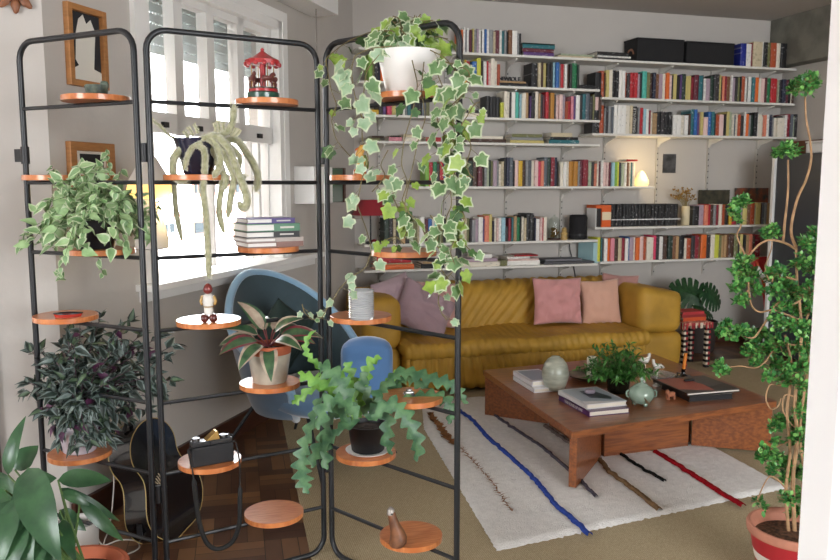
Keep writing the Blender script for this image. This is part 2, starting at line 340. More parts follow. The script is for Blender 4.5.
# ------------------------------------------------------------------ floor coverings
SIS = weave('sisal_weave', 'bfb093', '988a6c')
q = MB().add([(.27, .4, .006), (4.45, .4, .006), (4.45, 5.25, .006), (.835, 5.25, .006), (.52, 4.75, .006), (.27, .4, .0005), (4.45, .4, .0005), (4.45, 5.25, .0005), (.835, 5.25, .0005), (.52, 4.75, .0005)], [(0, 1, 2, 3, 4), (9, 8, 7, 6, 5)] + [(i, i + 5, (i + 1) % 5 + 5, (i + 1) % 5) for i in range(5)])
carp = tag(q.build('carpet', SIS, smooth=0), 'large flat olive sisal carpet under the white rug', 'carpet')
RZ = .020
RW = mat('white_wool_pile', 'ebe9e6', .95, var=.08, vs=40, bump=.7, bs=160, spec=.1)
rc = [Z(497, 550, .012), Z(789, 487, .012), V((2.72, 4.72, 0)), V((1.42, 4.76, 0))]; rl = Z(424, 428, .012)
def rug_pt(u, v):
    l = rc[0].lerp(rl, v / .72) if v < .72 else rl.lerp(rc[3], (v - .72) / .28)
    p = l.lerp(rc[1].lerp(rc[2], v), u)
    return p
q = MB()
def rfn(u, v):
    p = rug_pt(u, v); n = noise.noise(V((p.x * 30, p.y * 30, 0))) * .003 + noise.noise(V((p.x * 4, p.y * 4, 3))) * .004
    e = min(u, 1 - u, v, 1 - v); ed = min(1, e / .012)
    if v < .001 or v > .999: p.y += noise.noise(V((p.x * 60, 1, 1))) * .018
    if u < .001 or u > .999: p.x += noise.noise(V((1, p.y * 50, 1))) * .008
    return V((p.x, p.y, .007 + (RZ - .008) * ed + n * ed))
q.grid(rfn, 110, 150)
rug = tag(q.build('rug', RW, at=(1.9, 3.7, .006), smooth=180), 'white shaggy wool rug with coloured stripes under the coffee table', 'rug')
def stripe(pts, wd, m, name, tuft=0):
    P = [Z(a, b, RZ) for a, b in pts]; q = MB(); line = []
    for i in range(len(P) - 1):
        k = max(2, int((P[i + 1] - P[i]).length / .012))
        line += [P[i].lerp(P[i + 1], j / k) for j in range(k)]
    line.append(P[-1]); o = len(q.v)
    for i, p in enumerate(line):
        t = (line[min(i + 1, len(line) - 1)] - line[max(0, i - 1)]).normalized(); nn = V((-t.y, t.x, 0)); j = 1 + .35 * noise.noise(V((i * .7, wd * 100, 0)))
        p = p + nn * noise.noise(V((i * .25, 5, 1))) * .008 + V((0, 0, .005))
        q.v += [p + nn * wd * .5 * j - V((0, 0, .004)), p + nn * wd * .3 + V((0, 0, .006 + .003 * R0.random())), p - nn * wd * .3 + V((0, 0, .006 + .003 * R0.random())), p - nn * wd * .5 * j - V((0, 0, .004))]
        if i:
            a, b = o + (i - 1) * 4, o + i * 4
            for k in range(3): q.f.append((a + k, b + k, b + k + 1, a + k + 1)); q.m.append(0)
        if tuft:
            for k in range(2):
                a = R0.uniform(0, 2 * pi); d = V((math.cos(a), math.sin(a), 0)); L = R0.uniform(.4, 1) * tuft; s = V((-d.y, d.x, 0)) * .003
                q.add([p - s + V((0, 0, .004)), p + s + V((0, 0, .004)), p + d * L + V((0, 0, .008))], [(0, 1, 2)])
    return q.build(name, m, rug)
def wool(n, h): return mat('wool_' + n, h, .95, var=.3, vs=60, bump=.6, bs=200, spec=.1)
stripe([(430, 414), (445, 436), (463, 452), (480, 470), (497, 490), (507, 507), (512, 513)], .022, wool('rust', '9a6a45'), 'stripe', .04)
stripe([(455, 408), (472, 420), (490, 440), (510, 457), (535, 480), (555, 505), (575, 522), (590, 536)], .024, wool('blue', '3a52a8'), 'stripe')
stripe([(492, 414), (512, 428), (540, 446), (566, 468), (580, 481), (597, 498)], .016, wool('grey', '5a5560'), 'stripe')
stripe([(545, 426), (556, 434), (570, 444)], .025, wool('grey_brown', '7a6a64'), 'stripe')
stripe([(600, 460), (610, 473), (624, 483), (643, 497), (660, 511)], .026, wool('tan', '84694c'), 'stripe')
stripe([(618, 453), (640, 468), (665, 482)], .015, wool('black', '232321'), 'stripe')
stripe([(655, 452), (672, 462), (700, 480), (725, 496), (744, 507)], .03, wool('red', 'a01420'), 'stripe')

# ------------------------------------------------------------------ wall shelves
YF = 5.66
TRL = (1.42, 1.95, 2.46, 2.95); TRR = (3.33, 3.83, 4.33, 4.83)
TRACK = mat('grey_steel_track', 'b4b0a9', .5)
for i, (x, z0, z1) in enumerate([(x, .62, 2.42) for x in TRL] + [(x, .62, 2.42) for x in TRR]):
    q = MB().bb((x - .011, YB - .016, z0), (x + .011, YB, z1))
    zz = z0 + .03
    while zz < z1: q.bb((x - .004, YB - .0175, zz), (x + .004, YB - .016, zz + .012), 1); zz += .05
    nth = ['leftmost', 'second from left', 'third from left', 'fourth from left', 'fifth from left', 'sixth from left', 'seventh from left', 'rightmost'][i]
    tag(q.build('shelf_track', [TRACK, DARKM], smooth=0), f'{nth} of the slotted grey shelf rails on the back wall', 'rail', 'slotted shelf rails')
def shelf(x0, x1, z, label, tr, yf=YF):
    q = MB(); r = thing('bookshelf', label, 'shelf', ((x0 + x1) / 2, YB - .12, z - .009), 'white wall shelves')
    q.bb((x0, yf, z - .009), (x1, YB - .018, z + .009)).build('board', SHELFW, r, smooth=0, bevel=.003)
    for x in tr:
        if x0 - .02 < x < x1 + .02:
            b = MB().prism([(x - .006, YB - .018, z - .0095), (x - .006, YF + .05, z - .0095), (x - .006, YF + .05, z - .02), (x - .006, YB - .05, z - .055), (x - .006, YB - .018, z - .085)], (.012, 0, 0))
            b.build('bracket', SHELFW, r, smooth=0)
    return z + .009
zA = shelf(1.22, 5.0, 2.36, 'long top white shelf carrying the black bins', TRL + TRR)
zBL = shelf(1.22, 3.147, 2.127, 'white shelf second from top in the left bay', TRL)
zCL = shelf(1.24, 3.155, 1.890, 'white shelf third from top in the left bay', TRL)
zDL = shelf(1.27, 3.16, 1.703, 'white shelf holding lying books above the long middle row', TRL)
zE = shelf(1.66, 3.67, 1.373, 'white middle shelf ending at the cream lamp', TRL + TRR)
zFL = shelf(1.25, 3.165, .948, 'white shelf under the black speaker', TRL)
zGL = shelf(1.25, 3.17, .757, 'lowest white shelf in the left bay above the sofa', TRL)
zBR = shelf(3.166, 5.0, 2.07, 'white shelf second from top in the right bay', TRR)
zCR = shelf(3.09, 5.04, 1.789, 'white shelf third from top in the right bay', TRR)
zFR = shelf(3.135, 4.84, 1.047, 'white shelf under the long black set and vase', TRR)
zGR = shelf(3.19, 4.84, .769, 'lowest white shelf in the right bay', TRR)

# ------------------------------------------------------------------ books
CC = dict(w=('cream', 'e4dccb'), W=('white', 'eeece6'), i=('beige', 'cdbf9f'), k=('black', '1b1a1c'), K=('charcoal', '363234'), r=('red', 'b3202a'), R=('crimson', '8a1c2e'), m=('maroon', '652734'),
          o=('orange', 'dd6a26'), O=('rust', 'ae4f2c'), y=('yellow', 'd8af2c'), Y=('lime yellow', 'cccd48'), g=('green', '23774a'), G=('dark green', '24392e'), l=('lime green', '7fb045'), b=('blue', '2c66ab'), B=('deep blue', '1b2a86'),
          n=('navy', '262b42'), t=('teal', '2c6d75'), T=('turquoise', '55b9a8'), c=('pale blue', '9dc6d2'), p=('pink', 'dc8b98'), P=('hot pink', 'd94468'), q=('pale pink', 'e5c4be'), s=('grey', '8f9192'), S=('slate', '5c636b'),
          e=('tan', 'b8966b'), u=('brown', '7a5236'), U=('dark brown', '4a3226'), v=('purple', '5d3f78'), x=('olive', '74754a'), a=('amber', 'b9802e'), h=('khaki', 'cabb74'), M=('mauve', 'ab97a4'), z=('sage', 'aab69c'), f=('salmon', 'dd8468'))
bk = MB(); T_ = .07
bk.add([(-.5, .03, 0), (-.5, 1, 0), (-.5, 1, 1), (-.5, .03, 1), (-.5 + T_, .03, 0), (-.5 + T_, 1, 0), (-.5 + T_, 1, 1), (-.5 + T_, .03, 1)], [(3, 2, 1, 0), (4, 5, 6, 7), (1, 2, 6, 5), (2, 3, 7, 6), (0, 1, 5, 4)])
bk.add([(.5, .03, 0), (.5, 1, 0), (.5, 1, 1), (.5, .03, 1), (.5 - T_, .03, 0), (.5 - T_, 1, 0), (.5 - T_, 1, 1), (.5 - T_, .03, 1)], [(0, 1, 2, 3), (7, 6, 5, 4), (5, 6, 2, 1), (6, 7, 3, 2), (4, 5, 1, 0)])
prof = [(-.5, .03), (-.36, .008), (0, 0), (.36, .008), (.5, .03)]
bk.add([(x, y, 0) for x, y in prof] + [(x, y, 1) for x, y in prof], [(0, 1, 6, 5), (1, 2, 7, 6), (2, 3, 8, 7), (3, 4, 9, 8), (0, 4, 3, 2, 1), (5, 6, 7, 8, 9)])
bk.bb((-.5 + T_, .031, .015), (.5 - T_, .965, .985), 1)
BOOK = bk.build('book', [COVER, PAGES], at=(0, 0, 0), smooth=0)
ORD = 'first second third fourth fifth sixth seventh eighth ninth tenth eleventh twelfth thirteenth fourteenth fifteenth sixteenth seventeenth eighteenth nineteenth twentieth'.split()
def ordinal(n):
    if n <= 20: return ORD[n - 1]
    if n == 30: return 'thirtieth'
    if n == 40: return 'fortieth'
    if n == 50: return 'fiftieth'
    return ('', '', 'twenty', 'thirty', 'forty', 'fifty')[n // 10] + '-' + ORD[n % 10 - 1]
class Rec: pass
RECS = []
def book(loc, t, d, h, hx, label, group, flat=False, keep=False):
    r = Rec(); r.loc, r.s, r.hx, r.label, r.group, r.flat, r.keep, r.o = V(loc), (t, d, h), hx, label, group, flat, keep, None; RECS.append(r); return r
def flush_books(limit):
    """the books that show largest become objects of their own, the small rest one object"""
    top = sorted(RECS, key=lambda r: (not r.keep, -r.s[0] * r.s[2]))[:limit]; ids = set(id(r) for r in top); q = MB(); ms = [PAGES]; mi_ = {}; me = BOOK.data; used = False
    for r in RECS:
        R = Matrix.Rotation(pi / 2, 3, 'Y') if r.flat else Matrix.Identity(3)
        if id(r) in ids:
            o = BOOK.copy() if used else BOOK
            if used: COL.objects.link(o)
            used = True; o.location, o.scale, o.color = r.loc, r.s, lin(r.hx); o.rotation_euler = (0, pi / 2 if r.flat else 0, 0); tag(o, r.label, 'book', r.group); r.o = o
        else:
            if r.hx not in mi_: mi_[r.hx] = len(ms); ms.append(mat('spine_' + r.hx, r.hx, .5, var=.25, vs=60))
            b = len(q.v); q.v += [r.loc + R @ V((v.co.x * r.s[0], v.co.y * r.s[1], v.co.z * r.s[2])) for v in me.vertices]
            for f_ in me.polygons: q.f.append(tuple(b + k for k in f_.vertices)); q.m.append(0 if f_.material_index == 1 else mi_[r.hx])
    if q.v: tag(q.build('slim_books', ms, smooth=0), 'the many slim small books filling the white wall shelves between larger ones', 'books', None, 'stuff')
def row(z, px, spec, where, hd, group, yf=5.685, py=None, nth0=0):
    """spec: colour letter, width in photo pixels, /height in cm; _n leaves a gap"""
    n = nth0; items = []
    for tk in spec.split():
        tk, _, lmk = tk.partition('*'); c, rest = tk[0], tk[1:]; wd, _, hh = rest.partition('/'); wd = float(wd)
        if c == '_': px += wd; continue
        items.append((c, px, px + wd, float(hh) / 100 if hh else hd + R0.uniform(-.012, .008), lmk.replace('_', ' '))); px += wd
    out = []
    mark = ''
    for c, a, b, h, lmk in items:
        n += 1; y = yf + R0.uniform(-.008, .012); xa, xb = Y(a, py or 150, yf).x, Y(b, py or 150, yf).x; t = (xb - xa)
        nm, hx = CC[c]; rg = lin(hx)
        sz = ('slim ' if b - a < 2.6 else 'thick ' if b - a > 4.4 else '')
        lb = f'{sz}{nm} upright book, {ordinal(n)} from left {where}'
        if mark: lb = f'{sz}{nm} book, {ordinal(n)} right of the {mark} one {where}'
        if lmk: mark, n = lmk, 0; lb = f'{lmk} upright book {where}'
        out.append(book(((xa + xb) / 2, y, z), t - .0006, R0.uniform(.13, .165), h, hx, lb, group))
    return out
def pile(z, items, where, group, yf=5.685):
    """items bottom-up: (colour, x-pixel from, to, pixel thickness, depth, what)"""
    for k, (c, a, b, th, dp) in enumerate(items):
        y = yf + R0.uniform(-.01, .01); xa, xb = Y(a, 150, y).x, Y(b, 150, y).x; t = th * 5.9 / 790
        nm, hx = CC[c]; pos = '' if len(items) == 1 else ('bottom of ' if k == 0 else 'top of ' if k == len(items) - 1 else 'middle of ' if len(items) == 3 else f'{ordinal(k + 1)} from bottom of ')
        book((xa, y, z + t / 2), t - .0008, dp, xb - xa, hx, f'{nm} book lying flat, {pos}the pile {where}' if pos else f'{nm} book lying flat {where}', group, True); z += t
    return z
row(zA, 461, 'o1.6 W2 S1.8 W2.4 m1.8 k1.4 h1.8 s2.4 M2 W2 k1.2 W2.4 b2 W3 s3.6 i2.4 m3.6 W2.2 t2.8 s2.4 k1.4 u3.6 W5 s2.2 k2.2', 'among top shelf magazines', .175, 'magazines on the top shelf')
pile(zA, [('v', 522, 552, 4.2, .16), ('m', 521, 552, 3.6, .16), ('t', 521, 553, 4.2, .16), ('G', 521, 553, 1, .16)], 'right of the top shelf magazines', 'lying books on the top shelf')
pile(zA, [('i', 556, 590, 2.2, .17), ('z', 559, 592, 2, .16)], 'between purple and black piles, top shelf', 'lying books on the top shelf')
pile(zA, [('K', 596, 626, 2.4, .15), ('W', 595, 628, 2, .16), ('k', 595, 626, 4, .16)], 'left of the black bins', 'lying books on the top shelf')
row(zA, 736, 'B5.5/18.5 W6/18.5 R1 i9/20.5 W1.6/21 k3.6/20.5 x3.6/20.5 O5.5/20.5 w4.4/20.5 k5.5/20.5', 'at the right end, top shelf', .2, 'books at the end of the top shelf')
# second shelf, left bay
row(zBL, 369, 'l4 x2.4 K3.8 n1.6 o3.6 e2', 'behind the ivy on the second left shelf', .185, 'books behind the ivy')
row(zBL, 461, 'x3 y2.6 r3 z2.6/15 b4.6/17.5 Y4/20 K2 W3 r1.8 q2.6 w4/20 w2.6/18.5 O2.8/16', 'in the left group, second left shelf', .18, 'books on the second left shelf')
pile(zBL, [('k', 499, 527, 3.4, .15), ('e', 499, 525, 2.2, .14)], 'under the black letters', 'lying books on the second left shelf')
row(zBL, 531, 'k6/18.5 i3/18.5 U2/19 h3.4/18.5 k3.6/18.5 k2.6/19 c2.8/19.5 b3.2/19.5 s2/18 r3.2/18.5 W2.8/18.5 U2.6 K2.4 g5/19.5 G2.2', 'in the right group, second left shelf', .187, 'books on the second left shelf')
pile(zBL, [('k', 577, 596, 4.4, .15)], 'at the right end, second left shelf', 'lying books on the second left shelf')
# third shelf, left bay
pile(zCL, [('y', 367, 379, 5, .14)], 'on the third left shelf, far left', 'lying books on the third left shelf')
row(zCL, 379, 'K4/10.5 v4/10.5 P5/11.5 h4/10.5 s4/11 K3 W2.6 s2 t3.4 k3 K4 k4 S4 x4', 'behind the ivy on the third left shelf', .11, 'books behind the ivy')
pile(zCL, [('w', 462, 487, 4, .16), ('K', 466, 485, 3, .15), ('s', 468, 485, 1.5, .14)], 'at the left on the third left shelf', 'lying books on the third left shelf')
row(zCL, 486, 'k3.5/16 k3.5/15.5 k3.5/16 k3.5/15.5 Y3.4/11.5 w3/20 w2.6/19.5 K1.8 W4/19.5 T3/19.5 K1 c2.4/18 w4/19 e2.2 U1.6 v1.6/17 k3.6/20 w3.6/20.5 e2 K2.6 m2/18 r3.4/20.5 u1.6 a3.8/20*golden_yellow K2/19 q3/18 q3.4/19 M2.8/18.5 O2.6/14 r3/14 p2.6/18 v2.6/18 W4/19 K2.6/19 t3.4/20 S4/20.5 K3 x2.6/20 q3.4/19 U2.6/20', 'on the third left shelf', .187, 'books on the third left shelf')
# fourth: lying books
pile(zDL, [('x', 369, 380, 3, .14), ('U', 372, 384, 2, .14)], 'far left on the fourth shelf', 'lying books on the fourth shelf')
pile(zDL, [('p', 389, 402, 4, .14), ('G', 390, 401, 1.5, .14)], 'behind the ivy on the fourth shelf', 'lying books on the fourth shelf')
pile(zDL, [('w', 403, 421, 4, .16), ('i', 404, 422, 3, .16), ('r', 426, 440, 4, .15)][:2], 'near the middle ivy, fourth shelf', 'lying books on the fourth shelf')
pile(zDL, [('r', 426, 441, 4.4, .15)], 'behind the ivy, fourth shelf', 'lying books on the fourth shelf')
pile(zDL, [('U', 462, 506, 3.6, .16), ('w', 464, 503, 3.4, .15)], 'beside the screen, fourth shelf', 'lying books on the fourth shelf')
pile(zDL, [('h', 510, 544, 3, .17), ('s', 511, 543, 3, .16), ('x', 512, 542, 3.4, .15)], 'in the middle of the fourth shelf', 'lying books on the fourth shelf')
pile(zDL, [('t', 549, 579, 4, .17), ('k', 550, 578, 3, .16), ('i', 551, 572, 4.4, .14)], 'at the right of the fourth shelf', 'lying books on the fourth shelf')
# middle shelf
row(zE, 425, 'l4 r4 g4 K3 r4 b4 y6/20', 'behind the ivy on the middle shelf', .18, 'books behind the ivy')
row(zE, 458, 'q3 r2.4 c2.6 o2.6/18 G5/19 U4.5/22 m4.4/22 U2.2 s2.4/19 z2.6/19.5 G1.6 x2/19 M3.6/19.5 s2.8/19.5 w2.2/17 i3/19 k2.4/21 n3/22 S3.6/22 k1.6 q3.6/20 y4/19.5*bright_yellow U3/20 s2.8/20 S2.8/20 w3.4/19.5 q3.6/20 P2.6/19 f3/19.5 S3.6/22.5 G3.4/22.5 R3.6/22.5 n3.4/22.5', 'left of the gap, middle shelf', .195, 'books on the middle shelf')
row(zE, 561, 'w3/19 W3/19 w2.6/19.5 a4.4/19.5 a4.4/19.5 s2/20 m2.8/21 R3/21 R3.2/21 z3/19 K2.4/19 f2.6/18 w1.8/20 m2.2/20 W2.4/20.5 q3/19 q2.2/19 m3.4/19 c3/19 l2.8/19*lime_green Y2/19.5 n2.4/19 z3/18 W2.6/19 u2.4/19 w1.6/19 t1.6/19 w2.6/19', 'right of the gap, middle shelf', .19, 'books on the middle shelf')
pile(zE + .2005, [('r', 627, 638, 2, .13)], 'across the upright books by the cream lamp', 'lying books on the middle shelf')
# speaker shelf
row(zFL, 384, 'G5 K4 i3 K5 e4 k4.4 z4.4 x4 i2 W5/20 m3.2/18 b4.4/18 W3 T4 x4/17 k3 z4', 'behind the ivy on the speaker shelf', .185, 'books behind the ivy')
row(zFL, 461, 'W3.6 i3 x3 K2 s3.6 M3.4 W4.4/19 v2 f4.6/20 h3/21 n1.6/16 w2.4 q2 W3/18.5 c4/18.5 K3/11.5 R3/18 t2.2 e2.8/19.5 g4/18.5*bright_green k1.4/20 w2.4/19 i2.4/18 k4/21.5 k4/21.5 n1.6/18 W4/17 q2.4/18.5 r1.6/18 w3.4/18.5', 'on the speaker shelf', .18, 'books on the speaker shelf')
# lowest left shelf
pile(zGL, [('o', 375, 414, 5, .17), ('i', 376, 413, 1.4, .16), ('r', 376, 411, 7, .16)], 'behind a wooden disc, lowest left shelf', 'lying books on the lowest left shelf')
pile(zGL, [('k', 421, 445, 2.6, .16), ('K', 421, 444, 2, .16), ('e', 423, 440, 3.6, .14)], 'beside the red books, lowest left shelf', 'lying books on the lowest left shelf')
pile(zGL, [('w', 461, 501, 5, .18), ('M', 463, 499, 3.6, .17), ('W', 474, 493, 4.4, .15)], 'right of the screen, lowest left shelf', 'lying books on the lowest left shelf')
pile(zGL, [('x', 502, 509, 6, .1)], 'short and thick, lowest left shelf', 'lying books on the lowest left shelf')
pile(zGL, [('W', 509, 542, 5, .18), ('q', 510, 541, 2, .17), ('W', 509, 532, 2.4, .16), ('r', 516, 540, 1.6, .15)], 'in the middle of the lowest left shelf', 'lying books on the lowest left shelf')
# right bay
row(zBR, 593.5, 'k6/19 O3.6/20.5 U1.2 h3/21 w3.4/21.5 k3/21 k3.2/20.5 W3.2/21.5 W3/21 O2/20 K3/19 r3.6/20 r3.6/20*wide_red M2.6/19 K2.4/20 T4.4/21.5*turquoise x3 U3 n3 u3.6 M4 w2.6/20.5 o3.2/21 q2.2/19 k1.6 h4/20.5 k2.6 v2/20 G3.6 h3.4/19*first_khaki h2.6/19.5 R2.6/18.5 m4.4/20.5 t4/20 K1.4 W2.4/18 M4/18 G3.4/20 K5/21.5 h2/21 k1.6 f2.4/20.5 R2.6 u3 W2/21.5 M3 K2.2/20.5 x2.4 k1.2 O3.2/21 W2/19.5 K2 W3/21*tall_white t3/20.5 o3.6/20.5 w2.6/20 q3.6/20 m2.2 g3.8/20.5 r3.2/20.5 r3.4/20.5 z1.2 K3.6/19.5 n3.6/20 m3 k2 w1.8/19 U2.6/20', 'on the second right shelf', .2, 'books on the second right shelf')
row(zCR, 592.5, 'k7/18 O4/22 s1.4 K3.4/21.5 s3/21.5 S2.2/21 W3/22.5 W4.2/22.5 W4.6/22.5 w4.4/22.5 i3/22.5', 'in the third right shelf, before the lettered book', .21, 'books on the third right shelf')
gv = row(zCR, 631.6, 'k4.8/21.8', 'third right shelf', .21, 'books on the third right shelf')[0]
gv.label = 'black upright book with pale vertical lettering on the third right shelf'; gv.keep = True
row(zCR, 636.8, 's2/21 r3.6/21 c2.8/20 W3/20 R1.6/19 w2.4/18 e2/17 e2.6/17 k4/18 K3.6/18.5 k4/18 k3.6/18.5 W4/16 W4/16 w3/16 _1 W4/16 U1.6 t3.4/21 b3/21*tall_blue v2 e2 h3/19 q4.4/15 b3/19.5 t3/19.5 K1 O4.4/17.5*rust_red q4.8/17.5 k1.6 h2.8/20 z3/20 w2/18 S2 w2.4/18.5 O3/18 K2.6 W1.6/20 o3/18.5 s2.4 G2.6 k3.4/20*black_and_white W1.6/19 w3.6/18.5 w1.4 f3/18 W2.4/18.5 n2.6/18.5 s1.8/16 w3.6/16 w3.4/16 w3.6/16*last_low_cream W2.4/18.5 R4/19.5 S2.8/19.5 z1.2 k2.8/19.5', 'on the third right shelf', .18, 'books on the third right shelf')
pile(zCR + .1635, [('k', 772, 781, 1.5, .13)], 'on pale books, right end of third right shelf', 'lying books on the third right shelf')
# black set
for n, r_ in enumerate([0]): pass
row(zFR, 612, ' '.join(['k3.28/18'] * 21), 'in the long black set', .18, 'volumes of the black set', yf=5.70)
row(zFR, 696.3, 'k6/16 M5/17 f3.6/17 r2.4/17.5 U3.4/17 s2.8/17 R2.4/17 w2.8/17.5 O2.6/17 u2 k3/17 y2.6/17 r3/17 R3/17 n2/17 M3.2/18 h4/18 u3.2/18 O4.6/18.5 z1.6 h4.4/18.5 U1.4 S3/18.5 s2.4/18.5 e3/18', 'right of the vase on the vase shelf', .175, 'books right of the vase')
row(zGR, 600, 'Y3.4/19.5 t1.4 K2 W3.6/18.5 o3/18.5 p4/18.5 U3.6/18 i3.6/18.5 R3.2/18.5 _.6 W3.4/18 b1.6 M4/19 w1.8 o4/18.5*orange q3.8/19.5 O3.2/19 w6.6/18.5 P3.4/20*hot_pink K3 W4/19 U4.6/19.5 G4.4/19.5 u3.6/19 e3.4/19 k4.8/19 w3/17 O4/17 K3.8/19 R4/19.5 u2 o5.6/20*wide_bright_orange K4.6/19.5 w4/20 Y4.4/19.5*yellow_green x3/19 e2.6 e2.6 u2.4 U5/19.5 x3.8 K2.6 h3.2/19.5 k2.4 e3.6/19 f3.2/19.5 U2.6 R4.4/19', 'on the lowest right shelf', .19, 'books on the lowest right shelf')

flush_books(284); gv = gv.o
# lettering
def lettering(txt, size, M, loc, name, m, parent, ext=.001):
    cu = bpy.data.curves.new('tmp', 'FONT'); cu.body = txt; cu.size = size; cu.extrude = ext; cu.align_x = 'CENTER'; cu.align_y = 'CENTER'
    o = bpy.data.objects.new('tmp', cu); COL.objects.link(o); dg = bpy.context.evaluated_depsgraph_get()
    me = bpy.data.meshes.new_from_object(o.evaluated_get(dg)); bpy.data.objects.remove(o); bpy.data.curves.remove(cu)
    q = MB(); q.add([M @ v.co + V(loc) for v in me.vertices], [tuple(p.vertices) for p in me.polygons])
    bpy.data.meshes.remove(me)
    return q.build(name, m, parent, smooth=0)
MF = basis(V((1, 0, 0)), V((0, 0, 1)), V((0, -1, 0)))            # text facing the room
MVT = basis(V((0, 0, 1)), V((-1, 0, 0)), V((0, -1, 0)))         # reading upwards
PALEL = mat('pale_lettering', 'c9c6c0', .7)
gl = lettering('GRANDVILLE', .033, MVT, gv.location + V((0, -.0015, .109)), 'lettering', PALEL, None)
gl.parent = gv; gl.matrix_parent_inverse = Matrix.LocRotScale(gv.location, None, gv.scale).inverted()
a, b = Y(499, 79, 5.70), Y(521, 79, 5.70)
for k, ch in enumerate('NEWROLE'):
    c = a.lerp(b, (k + .5) / 7); z0 = zBL + (3.4 + 2.2) * 5.9 / 790
    o = lettering(ch, .042, MF, (c.x, 5.705, z0 + .015), 'block_letter', DARKM, None, .006)
    tag(o, f'{ordinal(k + 1)} of the dark block letters standing on the flat tan book', 'letter', 'block letters on the tan book')
zl = min((o for o in COL.objects if o.name.startswith('block_letter')), key=lambda o: o.name)

# ------------------------------------------------------------------ other things on the shelves
BINM = mat('black_woven_bin', '1c1c1e', .8, bump=.4, bs=120)
for k, (a, b, hgt, nm) in enumerate(((637, 683.5, .17, 'left'), (686.5, 734, .165, 'right'))):
    xa, xb = Y(a, 60, 5.68).x, Y(b, 60, 5.68).x
    r = thing('storage_bin', f'black storage bin, {nm} one of two on the top shelf', 'bin', ((xa + xb) / 2, 5.78, zA), 'black bins on the top shelf')
    q = MB(); t = .006
    q.bb((xa, 5.68, zA), (xb, 5.68 + t, zA + hgt)).bb((xa, 5.874, zA), (xb, 5.88, zA + hgt)).bb((xa, 5.686, zA), (xa + t, 5.874, zA + hgt)).bb((xb - t, 5.686, zA), (xb, 5.874, zA + hgt)).bb((xa, 5.68, zA), (xb, 5.88, zA + t))
    q.build('box_body', BINM, r, smooth=0, bevel=.003)
    MB().bb((xa - .004, 5.676, zA + hgt), (xb + .004, 5.884, zA + hgt + .014)).build('lid', BINM, r, smooth=0, bevel=.004)
    MB().grid(lambda u, v: V((xa - .001 - (.004 * math.sin(pi * v)), 5.78 + (.055 - .02 * v) * math.cos(pi * (1 - u)), zA + .06 + (.05 - .018 * v) * math.sin(pi * u))), 12, 2).build('handle', mat('tan_leather', '9a6a50', .6), r, smooth=180)
sp = Y(578, 262, 5.76); sx = sp.x
r = thing('speaker', 'black rounded loudspeaker on the shelf above the sofa', 'speaker', (sx, 5.77, zFL))
MB().lathe((sx, 5.77, zFL), [(.06, 0), (.070, .004), (.073, .02), (.073, .175), (.068, .19), (.055, .197), (.0, .198)], 32, cap=False).build('body', mat('black_speaker_mesh', '1d1d20', .85, bump=.4, bs=300), r, smooth=50)
MB().lathe((sx, 5.77, zFL), [(.0735, .03), (.0742, .033), (.0742, .04), (.0735, .043)], 32, cap=False).build('trim_ring', BLACK, r, smooth=180)
bj = Y(554, 240, 5.77); r = thing('bell_jar', 'glass bell jar with dried golden matter beside the speaker', 'jar', (bj.x, 5.77, zFL))
MB().cyl((bj.x, 5.77, zFL), .052, .012).build('base', BROWN, r)
MB().lathe((bj.x, 5.77, zFL + .012), [(.046, 0), (.046, .12), (.042, .145), (.028, .165), (.008, .174), (.008, .186), (.0, .19)], 28, cap=False).build('dome', glassmat('jar_glass', 'eef3f0'), r, smooth=180)
q = MB()
for k in range(40):
    a, h_ = R0.uniform(0, 6.28), R0.uniform(0, .07); rr = R0.uniform(.005, .034); c = V((bj.x + rr * math.cos(a), 5.77 + rr * math.sin(a), zFL + .02 + h_)); q.soft(c - V((.008,) * 3), c + V((.008,) * 3), .007, .008)
q.build('dried_flowers', mat('dried_gold', '8a6a34', .8, var=.4, vs=40), r)
g = Y(564, 240, 5.74); q = MB(); q.lathe((g.x, 5.74, zFL), [(.026, 0), (.03, .01), (.024, .03), (.03, .05), (.018, .065), (.022, .08), (.012, .098), (0, .1)], 16, cap=False)
tag(q.build('figurine', mat('gold_figure', 'c9a869', .5, var=.3, vs=60)), 'small pale gold figure between bell jar and speaker', 'figurine')
# orange box set end
xa, xb = Y(596.5, 215, 5.69).x, Y(611, 215, 5.69).x
r = thing('box_file', 'orange and cream box at the left end of the black set', 'box', ((xa + xb) / 2, 5.77, zFR))
q = MB(); q.bb((xa + .05, 5.69, zFR), (xb, 5.85, zFR + .175), 0).bb((xa + .05, 5.689, zFR + .055), (xb + .0005, 5.69, zFR + .12), 1); q.build('box_front', [mat('orange_board', 'dd5f1e', .6), mat('cream_board', 'e5d5b4', .7)], r, smooth=0)
MB().bb((xa, 5.70, zFR), (xa + .005, 5.85, zFR + .15)).build('white_side', WHITE, r, smooth=0)
MB().bb((xa + .005, 5.705, zFR), (xa + .0495, 5.85, zFR + .15)).build('black_inset', BLACK, r, smooth=0)
MB().bb((xa - .004, 5.69, zFR + .1505), (xa + .0495, 5.85, zFR + .175)).build('flap', mat('orange_board', 'dd5f1e'), r, smooth=0)
xs, xe = Y(612, 220, 5.69).x, Y(681, 220, 5.69).x
tag(MB().bb((xs, 5.692, zFR + .053), (xe, 5.6975, zFR + .060)).build('white_strip', WHITE, smooth=0), 'white band running across the long black set', 'strip')
